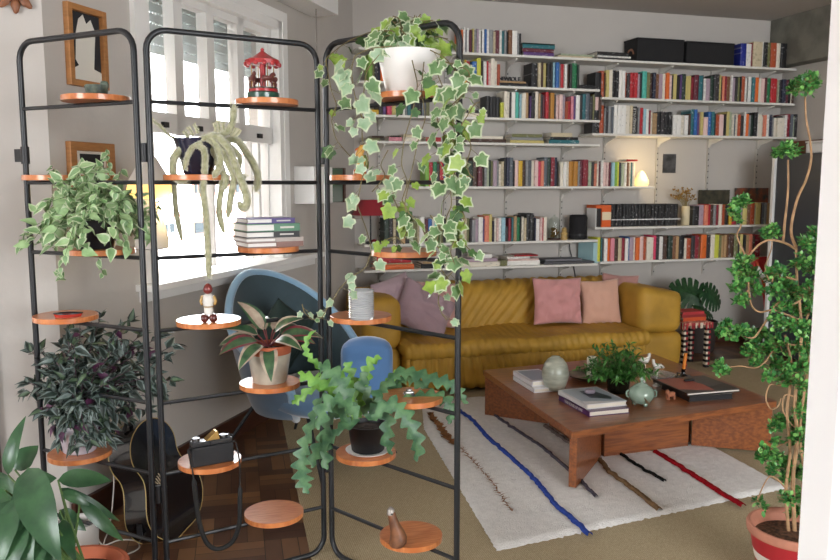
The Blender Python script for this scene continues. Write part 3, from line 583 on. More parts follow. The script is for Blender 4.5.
# vase with dried flowers
v_ = Y(686, 225, 5.76); r = thing('flower_vase', 'tall cream vase of dried flowers right of the black set', 'vase', (v_.x, 5.77, zFR))
MB().lathe((v_.x, 5.77, zFR), [(.03, 0), (.036, .005), (.036, .155), (.032, .16), (.030, .155), (.03, .02), (0, .02)], 24, cap=False).build('vase', mat('cream_ceramic', 'd9cba8', .4), r, smooth=60)
q = MB(); q2 = MB()
for k in range(26):
    a = R0.uniform(0, 6.28); s_ = R0.uniform(.02, .13); top = V((v_.x + s_ * math.cos(a) * 1.0 - .04, 5.77 + s_ * math.sin(a) * .55, zFR + .16 + R0.uniform(.06, .15))); q.tube([(v_.x, 5.77, zFR + .10), (v_.x + (top.x - v_.x) * .4, 5.77, zFR + .19), top], .0015, 4)
    for j in range(4):
        c = top + V((R0.uniform(-.015, .015), R0.uniform(-.015, .015), R0.uniform(-.02, .012))); s = R0.uniform(.005, .009); q2.soft(c - V((s, s, s)), c + V((s, s, s)), s, s)
q.build('stems', mat('dry_stem', '8a7a4c', .8), r); q2.build('flower_heads', mat('dry_flowers', 'a8843c', .9, var=.4, vs=40, hx2='7d5a30'), r)
# paintings leaning behind the last books
for (a, b, t, b_, hx, h2, lb) in ((701.5, 731, 190, 204, '4e4a36', '2e2c22', 'small dark landscape painting standing behind books, left one'), (738, 769.5, 188, 204, '2b3a3c', '8a4a30', 'small teal painting standing behind books, right one')):
    p0, p1 = Y(a, t, 5.84), Y(b, b_, 5.84); z1 = p0.z
    tag(MB().bb((p0.x, 5.862, zFR), (p1.x, 5.878, z1)).build('painting', mat('paint_' + hx, hx, .6, var=.9, vs=14, hx2=h2), smooth=0), lb, 'painting')
p0, p1 = Y(663, 154, YB), Y(675, 173, YB)
r = thing('small_print', 'small dark print hung alone on the back wall', 'picture', ((p0.x + p1.x) / 2, YB - .005, p1.z))
MB().bb((p0.x, YB - .008, p1.z), (p1.x, YB, p0.z)).build('print', mat('dark_photo', '2a2a2c', .5, var=.5, vs=12, hx2='55565a'), r, smooth=0)
# cream lamp at the end of the middle shelf
lp = Y(642, 180, 5.75); r = thing('table_lamp', 'small cream pear-shaped lamp glowing at the middle shelf end', 'lamp', (lp.x, 5.76, zE))
MB().lathe((lp.x, 5.76, zE), [(.05, 0), (.062, .02), (.06, .045), (.035, .09), (.02, .115), (.008, .125), (0, .126)], 24, cap=False).build('lamp_shade', mat('lamp_cream', 'e8dcb8', .5, emit='ffd68a', es=.35), r, smooth=180)
MB().cyl((lp.x, 5.76, zE), .045, .004).build('base', WHITE, r)
# red lamp near the left end
r = thing('table_lamp', 'lamp with a red conical shade on the left wall shelf end', 'lamp', (Y(371, 247, 5.76).x, 5.77, zFL)); c = V(WL[r.name])
z1, z0 = Y(371, 200, 5.77).z, Y(371, 215, 5.77).z
MB().lathe((c.x, c.y, 0), [(.085, z1), (.14, z0), (.137, z0), (.082, z1 - .001)], 28, cap=False).build('lamp_shade', mat('red_shade', '9c2430', .7, sheen=.2), r, smooth=60)
MB().cyl(c, .05, .012).build('base', DARKM, r)
MB().tube([c + V((0, 0, .012)), (c.x, c.y, z1 - .01)], .006, 8).tube([(c.x - .08, c.y, z1 - .005), (c.x + .08, c.y, z1 - .005)], .002, 6).build('stem', DARKM, r)
tag(MB().soft(Y(374, 242, 5.73) - V((.022, .022, .022)), Y(374, 242, 5.73) + V((.022, .022, .022)), .021, .01).build('red_ball', mat('dark_red', '7a1822', .5)), 'dark red ball below the red lamp', 'ball')
# grey closed laptop on lowest shelf, blue file
p0, p1 = Y(543, 262, 5.69), Y(594, 262, 5.69)
r = thing('laptop', 'dark grey closed laptop lying on the lowest left shelf', 'laptop', ((p0.x + p1.x) / 2, 5.77, zGL))
MB().soft((p0.x, 5.67, zGL), (p1.x, 5.87, zGL + .022), .01, .02).build('body', mat('grey_aluminium', '5a5a5e', .45, metal=.4), r, smooth=60)
MB().soft((p0.x + .02, 5.69, zGL + .022), (p1.x - .1, 5.86, zGL + .042), .009, .02).build('lid', mat('grey_sleeve', '77777c', .8), r, smooth=60)
p0, p1 = Y(588.5, 262, 5.70), Y(599.5, 262, 5.70)
tag(MB().prism([(p0.x - .01, 5.86, zGL), (p0.x + .035, 5.69, zGL), (p0.x + .035, 5.69, zGL + .165), (p0.x - .01, 5.86, zGL + .165)], (.05, 0, 0)).build('box_file', mat('pale_blue_board', 'a5c9cf', .7), smooth=0), 'pale blue box file standing at the end of the lowest left shelf', 'box')
tag(MB().tube([Y(569, 232, 5.885), Y(570, 250, 5.886), Y(573, 262, 5.888), Y(575, 275, 5.89), Y(577, 300, 5.892)], .004, 6).build('speaker_cable', BLACK), 'black cable hanging on the wall below the speaker', 'cable')
# ------------------------------------------------------------------ sofa
VEL = mat('mustard_velvet', 'b88e31', .62, var=.22, vs=5, sheen=0, bump=.1, bs=30)
sofa = thing('sofa', 'long low mustard velvet sofa with ruched seat under the bookshelves', 'sofa', (2.35, 5.3, 0))
def fold(f1, amp, ax=0, sl=0.0, ph=0):
    def g(p, n):
        t = p.x if ax == 0 else p.y
        k = noise.noise(V((p.x * 3 + ph, p.y * 3, p.z * 3))) * 1.6
        s = .65 + .5 * noise.noise(V((p.x * 7, p.z * 5 + ph, p.y * 4)))
        w = abs(math.sin(.5 * f1 * (t + sl * p.z + .012 * k) + k * 1.1))
        return amp * s * (w ** .7 * 1.4 - .8)
    return g
fs1 = fold(112, .030, 0, .10); fs2 = fold(80, .027, 0, -.7, 4); fs3 = fold(112, .016, 0, .10)
MB().soft((1.36, 4.875, .03), (3.15, 5.62, .285), .05, .011, lambda p, n: fs1(p, n) * (1 if n.y < -.3 else .2)).build('base', VEL, sofa, merge=True, smooth=180)
def seatf(p, n):
    a = 1 if n.y < -.15 else .6
    return fs3(p, n) * a + (.012 * math.sin(9 * p.x) * math.sin(7 * p.y + 1) if n.z > .5 else 0)
MB().soft((1.34, 4.84, .25), (3.17, 5.50, .36), .054, .0115, seatf).build('seat_cushion', VEL, sofa, merge=True, smooth=180)
MB().soft((1.3, 5.38, .22), (3.25, 5.66, .675), .11, .0135, lambda p, n: fs2(p, n) * (1 if n.y < .2 else .2)).build('back_cushion', VEL, sofa, merge=True, smooth=180)
fa = fold(30, .006, 1, .3, 9)
MB().soft((3.17, 5.0, .035), (3.53, 5.68, .305), .05, .04, fa).build('arm_base', VEL, sofa, merge=True, smooth=180)
def armf(p, n): return fa(p, n) - max(0, p.x - 3.2) * .16 * max(0, n.z) * (p.x > 2)
MB().soft((3.16, 4.99, .30), (3.52, 5.68, .655), .075, .03, armf).build('arm', VEL, sofa, merge=True, smooth=180)
MB().soft((1.10, 5.0, .035), (1.36, 5.66, .305), .05, .04, fa).build('arm_base', VEL, sofa, merge=True, smooth=180)
MB().soft((1.10, 4.99, .30), (1.36, 5.66, .655), .075, .03, armf).build('arm', VEL, sofa, merge=True, smooth=180)
for x, y in ((1.2, 5.08), (3.42, 5.08), (1.2, 5.58), (3.42, 5.58)): MB().cyl((x, y, .0075), .03, .03).build('foot', BLACK, sofa)

def cushion(label, c, w, h, t, yaw, lean, roll, m, wr=.006):
    """pillow centred at c, width w, height h; yaw about z, leaning back"""
    M = Matrix.Rotation(yaw, 3, 'Z') @ Matrix.Rotation(lean, 3, 'X') @ Matrix.Rotation(roll, 3, 'Y'); c = V(c)
    q = MB(); sd = R0.uniform(0, 50)
    for sg in (-1, 1):
        def fn(u, v):
            x, z = 2 * u - 1, 2 * v - 1
            e = max(0, (1 - abs(x) ** 2.4)) * max(0, (1 - abs(z) ** 2.4)); y = t / 2 * e ** .55
            pinch = 1 - .075 * (1 - abs(z) ** 1.5) * abs(x) ** 3 ; pz = 1 - .075 * (1 - abs(x) ** 1.5) * abs(z) ** 3
            f_ = wr * noise.noise(V((x * 3.2 + sd, z * 3.2, sg))) * 2 + wr * noise.noise(V((x * 8 + sd, z * 3, sg)))
            return c + M @ V((x * w / 2 * pinch, sg * (y + f_ * min(1, e * 3)), z * h / 2 * pz))
        q.grid(fn, 26, 26)
    return tag(q.build('cushion', m, merge=True, smooth=180), label, 'cushion', None)
def linen(n, h): return mat('linen_' + n, h, .9, bump=.15, bs=160, sheen=.3)
def cpos(px, py, y): return Y(px, py, y)
cushion('dusty pink cushion tucked in the right sofa corner behind another', cpos(619, 297, 5.37), .29, .36, .12, -.25, -.12, .08, linen('dusty', 'ad7f78'))
cushion('pale peach cushion, middle of the three at the right', cpos(600, 302, 5.28), .32, .34, .13, -.12, -.16, -.04, linen('peach', 'd3a590'))
cushion('rose pink cushion, leftmost of the three at the right', cpos(557.5, 301, 5.25), .395, .345, .14, .0, -.15, .02, linen('rose', 'cf9391'), .014)
cushion('pinkish cushion behind the lilac cushions at the left end', cpos(436, 305, 5.36), .33, .33, .13, .12, -.14, .1, linen('blush', 'c0938e'))
cushion('pale lilac cushion lying on the left sofa arm', cpos(395, 295, 5.33), .33, .26, .13, .3, -.35, -.25, linen('pale_lilac', 'bba3ac'))
cushion('large crumpled lilac cushion at the left end of the sofa', cpos(424, 311, 5.22), .43, .34, .16, .2, -.3, .55, linen('lilac', 'a48a92'), .013)

# ------------------------------------------------------------------ coffee table
TZ = .29
ct = thing('coffee_table', 'low square walnut coffee table with boxed diagonal legs on the white rug', 'table', (2.25, 3.75, 0))
TQ = [V((1.638, 3.116, 0)), V((2.89, 3.28, 0)), V((2.925, 4.47, 0)), V((1.684, 4.35, 0))]
MB().prism([p + V((0, 0, TZ - .034)) for p in TQ], (0, 0, .034)).build('table_top', TABLEW, ct, smooth=0, bevel=.003)
LZ0, LZ1 = .0215, TZ - .0345
ci = [V((1.97, 3.47, 0)), V((2.545, 3.50, 0)), V((2.56, 4.07, 0)), V((1.985, 4.06, 0))]
def panel(a, b, t, nm, m=TABLEW):
    d = (b - a).normalized(); n = V((-d.y, d.x, 0)) * t / 2
    return MB().prism([a + n + V((0, 0, LZ0)), b + n + V((0, 0, LZ0)), b - n + V((0, 0, LZ0)), a - n + V((0, 0, LZ0))], (0, 0, LZ1 - LZ0)).build(nm, m, ct, smooth=0, bevel=.002)
for i in range(4):
    o_ = TQ[i].lerp(ci[i], .05); panel(o_, ci[i], .036, 'leg')
    a, b = ci[i], ci[(i + 1) % 4]; d = (b - a).normalized() * .03; panel(a + d, b - d, .03, 'base_panel')
def lying(px0, px1, back, z, t, depth, hx, label, group, cat='book', parent=None, rot=0, pg=None):
    """a coffee table book with its nearest corner at px0 and its right front corner at px1"""
    a, b = Z(px0[0], px0[1], z), Z(px1[0], px1[1], z); u = (b - a).normalized(); n = V((-u.y, u.x, 0)) ; L = (b - a).length
    r = thing('book', label, cat, (a + b) / 2 + n * depth / 2, group)
    r.location.z = z; WL[r.name] = r.location.copy()
    M = basis(u, n, V((0, 0, 1))); c = (a + b) / 2 + n * depth / 2
    MB().box(c + V((0, 0, t - .0015)), (L, depth, .003), 0, M).box(c + V((0, 0, .0015)), (L, depth, .003), 0, M).box(c - u * (L / 2 - .0015) + V((0, 0, t / 2)), (.003, depth, t), 0, M).build('cover', mat('cover_' + hx, hx, .3, coat=.3), r, smooth=0)
    MB().box(c + u * .002 + V((0, 0, t / 2)), (L - .012, depth - .008, t - .0062), 0, M).build('pages', pg or PAGES, r, smooth=0)
    return r, c, M, L
def topimg(r, c, M, L, depth, z, poly, hx, name):
    return MB().prism([c + M @ V(((x - .5) * L, (y - .5) * depth, 0)) + V((0, 0, z)) for x, y in poly], (0, 0, .0006)).build(name, mat('print_' + hx, hx, .35), r, smooth=0)
t0 = TZ
r, c, M, L = lying((534, 393), (561, 391), 0, TZ, .022, .30, 'e6e6ea', 'white large book at the bottom of the pile left of the vase', None)
r, c, M, L = lying((532, 386.5), (559, 384.5), 0, TZ + .0225, .026, .27, 'eceaf0', 'white book with blue-grey cover picture on top, left of the vase', None)
topimg(r, c, M, L, .27, .026, [(.1, .12), (.95, .12), (.95, .9), (.1, .9)], '8e99ae', 'cover_picture')
r, c, M, L = lying((589, 417), (629.5, 413), 0, TZ, .026, .31, '4d2658', 'purple book lying under the grey one at the table front', None)
lettering('THE HOUSE OF ONE', .020, basis(M @ V((0, -1, 0)), V((0, 0, 1)), M @ V((-1, 0, 0))), c + M @ V((-L / 2 - .0008, 0, 0)) + V((0, 0, .013)), 'spine_title', PALEL, r, .0005)
r, c, M, L = lying((586.5, 409.5), (627, 405.5), 0, TZ + .0265, .024, .29, 'd9d7d6', 'pale art book with grey cover picture, on the purple book', None)
topimg(r, c, M, L, .29, .024, [(.04, .2), (.97, .03), (.97, .97), (.04, .97)], '98a3ac', 'cover_picture')
topimg(r, c, M, L, .29, .0247, [(.35, .35), (.75, .18), (.85, .3), (.7, .75), (.4, .8)], '3c444c', 'cover_picture')
pb = c + M @ V((0.0, .02, 0)); pb.z = TZ + .0265 + .0254
tag(MB().soft(pb - V((.028, .02, 0)), pb + V((.028, .02, .026)), .019, .008).build('pebble', mat('mauve_stone', '7f7580', .5), smooth=180), 'smooth mauve pebble resting on the grey art book', 'stone')
# egg vase
ev = Z(555, 390, TZ); K = ev.y / 790 * 1.03
def vprof(pts, k): return [(r_ * k, z_ * k) for r_, z_ in pts]
VM = mat('celadon_glaze', 'b9bbab', .3, metal=.1, var=.3, vs=9, hx2='9a9e8f', vstretch=(1, 1, 5), coat=.3)
q = MB().lathe(ev, [(.034, 0), (.05, .006), (.062, .035), (.073, .08), (.073, .105), (.062, .145), (.042, .172), (.026, .182), (.024, .186), (.020, .184), (.019, .17), (.0, .165)], 36, cap=False)
tag(q.build('vase', VM, smooth=60), 'egg-shaped silvery grey ceramic vase on the coffee table', 'vase')
# tray and candle
tr = Z(590, 379, TZ); r = thing('tray', 'round black tray under the white candle on the coffee table', 'tray', tr)
MB().lathe(tr, [(.0, 0), (.045, 0), (.05, .012), (.12, .018), (.128, .028), (.124, .028), (.115, .022), (.0, .019)], 36, cap=False).build('dish', mat('black_tray_metal', '24231f', .3, metal=.5), r, smooth=50)
cz = tr + V((.01, .0, .0195)); r = thing('candle', 'white pillar candle standing on the black tray', 'candle', cz)
MB().lathe(cz, [(.0, 0), (.027, 0), (.029, .003), (.029, .105), (.025, .11), (.012, .106), (0, .105)], 24, cap=False).build('wax', mat('white_wax', 'ece6da', .5), r, smooth=50)
MB().tube([cz + V((0, 0, .104)), cz + V((.001, 0, .118))], .0015, 6).build('wick', BLACK, r)

# leaves -----------------------------------------------------------------------
def leafM(d, up, roll=0):
    d = V(d).normalized(); up = V(up); n = up - d * up.dot(d)
    n = n.normalized() if n.length > 1e-4 else d.orthogonal().normalized()
    if roll: n = Matrix.Rotation(roll, 3, d) @ n
    return basis(d, n.cross(d), n)
def blade(q, p, M, L, Wd, nseg=5, prof=None, bend=0., fold_=.15, mi=(0, 0), stripe_=0.5, wav=0, twist=0):
    """long leaf: rows of 5 points; inner strip uses mi[0], rim mi[1]"""
    prof = prof or (lambda t: math.sin(pi * min(1, t ** .75)) ** .9 if t < 1 else 0)
    o = len(q.v); x = z = 0.; a = 0.
    for i in range(nseg + 1):
        t = i / nseg; w = max(.0005, prof(t) * Wd / 2)
        for j, s in enumerate((-1, -stripe_, 0, stripe_, 1)):
            y = s * w; zz = z + abs(s) * w * fold_ + (wav * math.sin(t * 14 + j) * w if abs(s) == 1 else 0)
            q.v.append(p + M @ V((x, y, zz)))
        a = -bend * (t + .5 / nseg); x += L / nseg * math.cos(a); z += L / nseg * math.sin(a)
    for i in range(nseg):
        for j in range(4):
            b = o + i * 5 + j; q.f.append((b, b + 5, b + 6, b + 1)); q.m.append(mi[0] if j in (1, 2) else mi[1])
IVY = [(0, .0), (-.16, .16), (-.10, .40), (.12, .44), (.24, .40), (.50, .58), (.60, .34), (.76, .20), (1.0, 0)]
IVYO = IVY + [(x, -y) for x, y in reversed(IVY[1:-1])]
def ivyleaf(q, p, M, s, mi=(0, 1), ins=.78):
    o = len(q.v); n = len(IVYO); cx = .3
    def P(x, y): return p + M @ V((x * s, y * s, (-.22 * x * x + .10 * abs(y) - .12 * y * y) * s))
    q.v.append(P(cx, 0))
    for x, y in IVYO: q.v.append(P(cx + (x - cx) * ins, y * ins))
    for x, y in IVYO: q.v.append(P(x, y))
    for i in range(n):
        j = (i + 1) % n
        q.f.append((o, o + 1 + i, o + 1 + j)); q.m.append(mi[0])
        q.f.append((o + 1 + i, o + 1 + n + i, o + 1 + n + j, o + 1 + j)); q.m.append(mi[1])
def rdir(rnd, zmin=-1, zmax=1):
    while True:
        d = V((rnd.uniform(-1, 1), rnd.uniform(-1, 1), rnd.uniform(-1, 1)))
        if .1 < d.length < 1 and zmin <= d.normalized().z <= zmax: return d.normalized()
def lm(n, h, h2=None, rough=.45, var=.35, vs=30): return mat('leaf_' + n, h, rough, var=var, vs=vs, hx2=h2, sub=0, spec=.4)

# bushy plant in a glass pot on the table
R1 = random.Random(3)
fp = Z(618, 392, TZ); r = thing('potted_plant', 'bushy green plant in a glass pot on the coffee table', 'plant', fp)
MB().lathe(fp, [(.0, 0.001), (.052, .001), (.058, .01), (.064, .085), (.062, .085), (.056, .012), (.0, .006)], 28, cap=False).build('pot', glassmat('pot_glass', 'dfe5e0'), r, smooth=50)
MB().lathe(fp, [(.0, .007), (.054, .008), (.060, .07), (.0, .078)], 24, cap=False).build('soil', SOIL, r)
q, st = MB(), MB()
for k in range(95):
    d = rdir(R1, .1, 1); d.z *= .75; d = d.normalized(); L = R1.uniform(.12, .21); b = fp + V((R1.uniform(-.03, .03), R1.uniform(-.03, .03), .07)); e = b + d * L + V((0, 0, .02))
    st.tube([b, b.lerp(e, .5) + V((0, 0, .015)), e], [.0018, .0014, .001], 4)
    for j in range(13):
        t = .35 + .65 * j / 12; p = b.lerp(e, t) + V((0, 0, .015)) * math.sin(pi * t) * .8; ld = (d * .6 + rdir(R1) * .9).normalized()
        blade(q, p, leafM(ld, V((0, 0, 1)) + rdir(R1) * .4), R1.uniform(.026, .046), .013, 3, bend=.5, mi=(0, 1 if R1.random() < .3 else 0))
q.build('foliage', [lm('fern', '3f7a34', '27551f'), lm('fern_light', '6fa552', '4f8a3c')], r, smooth=180); st.build('stems', mat('green_stem', '4e6a35', .6), r)

# celadon teapot-like jar
jp = Z(641, 405, TZ); r = thing('ceramic_jar', 'round celadon jar with little feet and figure lid', 'jar', jp)
CEL = mat('pale_celadon', '93a797', .25, var=.2, vs=14, hx2='788f80', coat=.5)
MB().lathe(jp + V((0, 0, .012)), [(.0, 0), (.034, 0), (.05, .01), (.063, .035), (.064, .052), (.055, .075), (.038, .088), (.03, .091), (0, .091)], 32, cap=False).build('body', CEL, r, smooth=60)
for k in range(3): a = .6 + k * 2.1; p = jp + V((.034 * math.cos(a), .034 * math.sin(a), 0)); MB().soft(p - V((.011, .011, 0)), p + V((.011, .011, .022)), .009, .008).build('foot', CEL, r, smooth=180)
MB().lathe(jp + V((0, 0, .1031)), [(.032, 0), (.028, .006), (.012, .011), (.006, .018), (.012, .026), (.008, .036), (.004, .042), (0, .044)], 20, cap=False).build('lid', CEL, r, smooth=60)
q = MB()
for s in (-1, 1):
    c = jp + RT * s * .063 + V((0, 0, .06)); q.tube([c + V((0, 0, .018)), c + RT * s * .012 + V((0, 0, .01)), c + RT * s * .012 - V((0, 0, .012)), c - V((0, 0, .018))], .005, 8)
q.build('handle', CEL, r)
q = MB()
for k in range(3): q.tube([jp + V((-.02 + .008 * k, -.0615, .055 - .008 * k)), jp + V((-.014 + .007 * k, -.0635, .04 - .005 * k)), jp + V((-.006 + .004 * k, -.061, .025))], .0025, 5)
q.build('painted_branch', mat('brown_glaze', '5b4a30', .4), r)
# porcelain birds on a glass bowl
gb = Z(660, 384, TZ); r = thing('glass_bowl', 'clear cut-glass bowl behind the celadon jar', 'bowl', gb)
q = MB(); n = 28
pr = [(.0, .002), (.035, .002), (.04, .02), (.07, .05), (.088, .058)]
q.lathe(gb, pr + [(r_ - .004, z_ + .002) for r_, z_ in reversed(pr[1:])] + [(0, .006)], n, cap=False)
q.build('bowl', mat('crystal', 'e8eef0', .08, trans=.85, spec=.6), r, smooth=30)
PORC = mat('white_porcelain', 'd8d4cc', .25, coat=.4)
for (px, py, fx, nm) in ((645, 360, 1, 'left'), (657, 366, -1, 'right')):
    c = D(px, py, gb.y * .9 / math.cos(YAW) + .48); c = Y(px, py, gb.y - .03); r = thing('porcelain_bird', f'white porcelain bird figurine, {nm} one of the pair', 'figurine', c - V((0, 0, .03)), 'porcelain birds')
    q = MB(); ax = RT * fx
    q.tube([c - ax * .04 - V((0, 0, .01)), c - ax * .02, c + ax * .008 + V((0, 0, -.002)), c + ax * .02 + V((0, 0, .016)), c + ax * .022 + V((0, 0, .034)), c + ax * .03 + V((0, 0, .037))], [.004, .014, .018, .010, .009, .003], 10)
    q.build('body', PORC, r, smooth=180); MB().tube([c + ax * .029 + V((0, 0, .037)), c + ax * .04 + V((0, 0, .033))], [.003, .0005], 6).build('beak', mat('ochre_beak', 'b88a3a', .5), r)
    b = Z(px, py, .35); q = MB(); q.tube([c - V((0, 0, .012)), (c.x, c.y, TZ + .012)], [.006, .005], 8).lathe((c.x, c.y, TZ + .0005), [(.02, 0), (.02, .006), (.006, .012), (0, .012)], 14, cap=False); q.build('stand', PORC, r)
# candle holder
hp = Z(683, 378, TZ); r = thing('candle_holder', 'black round candle holder on the coffee table', 'candle holder', hp)
MB().lathe(hp, [(.0, 0), (.042, 0), (.047, .006), (.044, .014), (.02, .018), (.012, .026), (.012, .05), (.016, .056), (.012, .056), (.011, .04), (0, .04)], 28, cap=False).build('holder', mat('black_glass', '101012', .12, coat=.5), r, smooth=50)
MB().tube([hp + V((-.03, -.015, .03)), hp + V((-.055, -.02, .04)), hp + V((-.05, -.02, .015)), hp + V((-.035, -.015, .012))], .004, 6).build('handle', BLACK, r)
cb = hp + V((0, 0, .041)); r = thing('candle', 'leaning orange taper candle in the black holder', 'candle', cb)
MB().tube([cb, cb + V((.012, 0, .105))], [.0105, .0095], 16).build('wax', mat('orange_wax', 'd2791c', .4, sub=.2), r)
MB().tube([cb + V((.012, 0, .105)), cb + V((.0125, 0, .114))], .0012, 6).build('wick', BLACK, r)
# terracotta animal
tp = Z(671, 399, TZ); q = MB()
q.soft(tp + V((-.028, -.012, .012)), tp + V((.022, .012, .04)), .012, .008); q.soft(tp + V((-.036, -.011, .028)), tp + V((-.012, .011, .052)), .011, .008)
for x, y in ((-.02, -.008), (-.02, .008), (.014, -.008), (.014, .008)): q.cyl(tp + V((x, y, 0)), .006, .02, 10)
tag(q.build('figurine', mat('pale_terracotta', 'a86a4c', .8, var=.3, vs=60), smooth=60), 'small terracotta animal figurine beside the black book', 'figurine')
# black books on the right
r, c, M, L = lying((689, 402), (733, 399), 0, TZ, .030, .27, '1d1b1a', 'black box-like book at the bottom of the right table pile', None, pg=BLACK)
r, c, M, L = lying((687, 396), (740, 391.5), 0, TZ + .0305, .014, .31, '252120', 'black book with red and grey cover on the right table pile', None)
topimg(r, c, M, L, .31, .014, [(.03, .25), (.55, .05), (.62, .6), (.45, .95), (.03, .95)], '9c4a3c', 'cover_picture')
topimg(r, c, M, L, .31, .0141, [(.62, .3), (.95, .4), (.95, .95), (.5, .95)], '4a4744', 'cover_picture')
pz = c + M @ V((.0, .06, 0)); q = MB(); pz.z = TZ + .0452; q.soft(pz + V((-.03, -.012, 0)), pz + V((.03, .012, .012)), .006, .008)
tag(q.build('spectacle_case', BLACK, smooth=60), 'small black case lying on the red covered book', 'case')

# ------------------------------------------------------------------ right background: stool, monstera, fridge, folding chair
STR = mat('red_painted_wood', 'a52a30', .5); BW = mat('black_painted_wood', '1c1a1c', .5); CRM = mat('cream_painted_wood', 'd9cdb8', .5)
sc = V((3.69, 5.17, 0)); r = thing('stool', 'small stool with red black and white patterned legs by the sofa', 'stool', sc)
MB().soft(sc + V((-.12, -.13, .335)), sc + V((.12, .13, .365)), .012, .03).build('seat', mat('red_patterned_cloth', 'b3352f', .8, var=.6, vs=70, hx2='d9b39a'), r, smooth=60)
for x in (-1, 1):
    for y in (-1, 1):
        q = MB(); n = 16
        for k in range(n):
            a0, a1 = .0065 + (.328) * k / n, .0065 + (.328) * (k + 1) / n; cx, cy = sc.x + x * .1, sc.y + y * .1
            q.bb((cx - .017, cy - .017, a0), (cx, cy + .017, a1), (k % 2)); q.bb((cx, cy - .017, a0), (cx + .017, cy + .017, a1), 2 if k % 2 else 0)
        q.build('leg', [BW, CRM, STR], r, smooth=0)
q = MB()
for k in range(40): a = R0.uniform(0, 1); s = R0.choice([0, 1, 2, 3]); x, y = [(-.121 + .242 * a, -.131), (-.121 + .242 * a, .131), (-.121, -.13 + .26 * a), (.121, -.13 + .26 * a)][s]; q.tube([sc + V((x, y, .36)), sc + V((x, y, .325 - R0.uniform(0, .02)))], .006, 5, k % 2)
q.build('tassel_trim', [STR, CRM], r)
zz = .3655
for k, (hx, dx, t, lb) in enumerate((('c8532a', .20, .028, 'orange book at the bottom of the stool pile'), ('8e2a2a', .215, .02, 'dark red book in the middle of the stool pile'), ('b3343a', .19, .022, 'red book on top of the stool pile'))):
    x0 = sc.x - dx / 2 + .0 - k * .006; c = V((x0 + dx / 2, sc.y, zz)); rr = thing('book', lb, 'book', c, 'books on the patterned stool')
    MB().bb((x0, sc.y - .075, zz), (x0 + dx, sc.y + .075, zz + .003)).bb((x0, sc.y - .075, zz + t - .003), (x0 + dx, sc.y + .075, zz + t)).bb((x0, sc.y - .075, zz + .003), (x0 + dx, sc.y - .072, zz + t - .003)).build('cover', mat('cov_' + hx, hx, .5), rr, smooth=0)
    MB().bb((x0 + .004, sc.y - .0715, zz + .0032), (x0 + dx - .004, sc.y + .07, zz + t - .0032)).build('pages', PAGES, rr, smooth=0); zz += t + .0004
# monstera
mp = V((4.12, 5.62, 0)); r = thing('monstera', 'monstera with large split leaves behind the sofa arm', 'plant', mp)
MB().lathe(mp + V((0, 0, .0005)), [(.0, 0), (.11, 0), (.125, .03), (.14, .24), (.145, .26), (.13, .26), (.12, .03), (0, .03)], 28, cap=False).build('pot', mat('dark_pot', '3c3430', .7), r, smooth=50)
MB().lathe(mp, [(0, .2), (.128, .2), (.0, .215)], 20, cap=False).build('soil', SOIL, r)
ML = lm('monstera', '2f5230', '1e3b24', .3)
def monleaf(px, py, y, ang, s, nrm, nm):
    c = Y(px, py, y); q = MB(); d = RT * math.cos(ang) + V((0, 0, 1)) * math.sin(ang); n = V(nrm).normalized(); d = (d - n * d.dot(n)).normalized(); w = n.cross(d)
    q2 = lambda a, b: c + d * a * s + w * b * s + n * (-.25 * (a * a) - .12 * abs(b)) * s
    tipx = [(.0, .18), (.12, .42), (.32, .56), (.55, .6), (.78, .52), (.98, .36), (1.12, .14)]
    ob = [(-.16, .42), (.08, .60), (.34, .66), (.58, .62), (.80, .50), (.98, .32), (1.14, .06)]; ib = [-.02, .12, .27, .43, .60, .78, 1.0]
    for sg in (-1, 1):
        q.add([q2(.0, 0), q2(-.10, sg * .06), q2(-.24, sg * .22), q2(-.26, sg * .36), q2(-.17, sg * .43), q2(-.08, sg * .26)], [tuple(range(6)) if sg > 0 else tuple(reversed(range(6)))])
        for k in range(6):
            (x0, y0), (x1, y1) = ob[k], ob[k + 1]; a0, a1 = ib[k], ib[k + 1]; g = .05; h = .42
            L_ = lambda a, x, t: a + (x - a) * t
            pts = [q2(a0, 0), q2(L_(a0, x0, h), sg * y0 * h), q2(x0 + g, sg * y0 * .98), q2((x0 + x1) / 2 + .02, sg * ((y0 + y1) / 2 + .03)), q2(x1 - g * .6, sg * y1), q2(L_(a1, x1, h), sg * y1 * h), q2(a1, 0)]
            q.add(pts, [tuple(range(7)) if sg > 0 else tuple(reversed(range(7)))])
    lf = q.build('leaf', ML, r, smooth=180)
    MB().tube([mp + V((0, 0, .2)), V(((mp.x * .6 + c.x * .4), (mp.y * .6 + c.y * .4), .2 + (c.z - .2) * .75)), c], [.009, .007, .005], 7).build('leaf_stalk', mat('green_stem', '4e6a35'), r)
monleaf(699, 297, 5.40, 2.75, .215, (-.2, -1, .4), 'a'); monleaf(706, 292, 5.38, -.42, .185, (.15, -1, .45), 'b'); monleaf(697, 309, 5.34, -.35, .13, (0, -.6, 1), 'c')
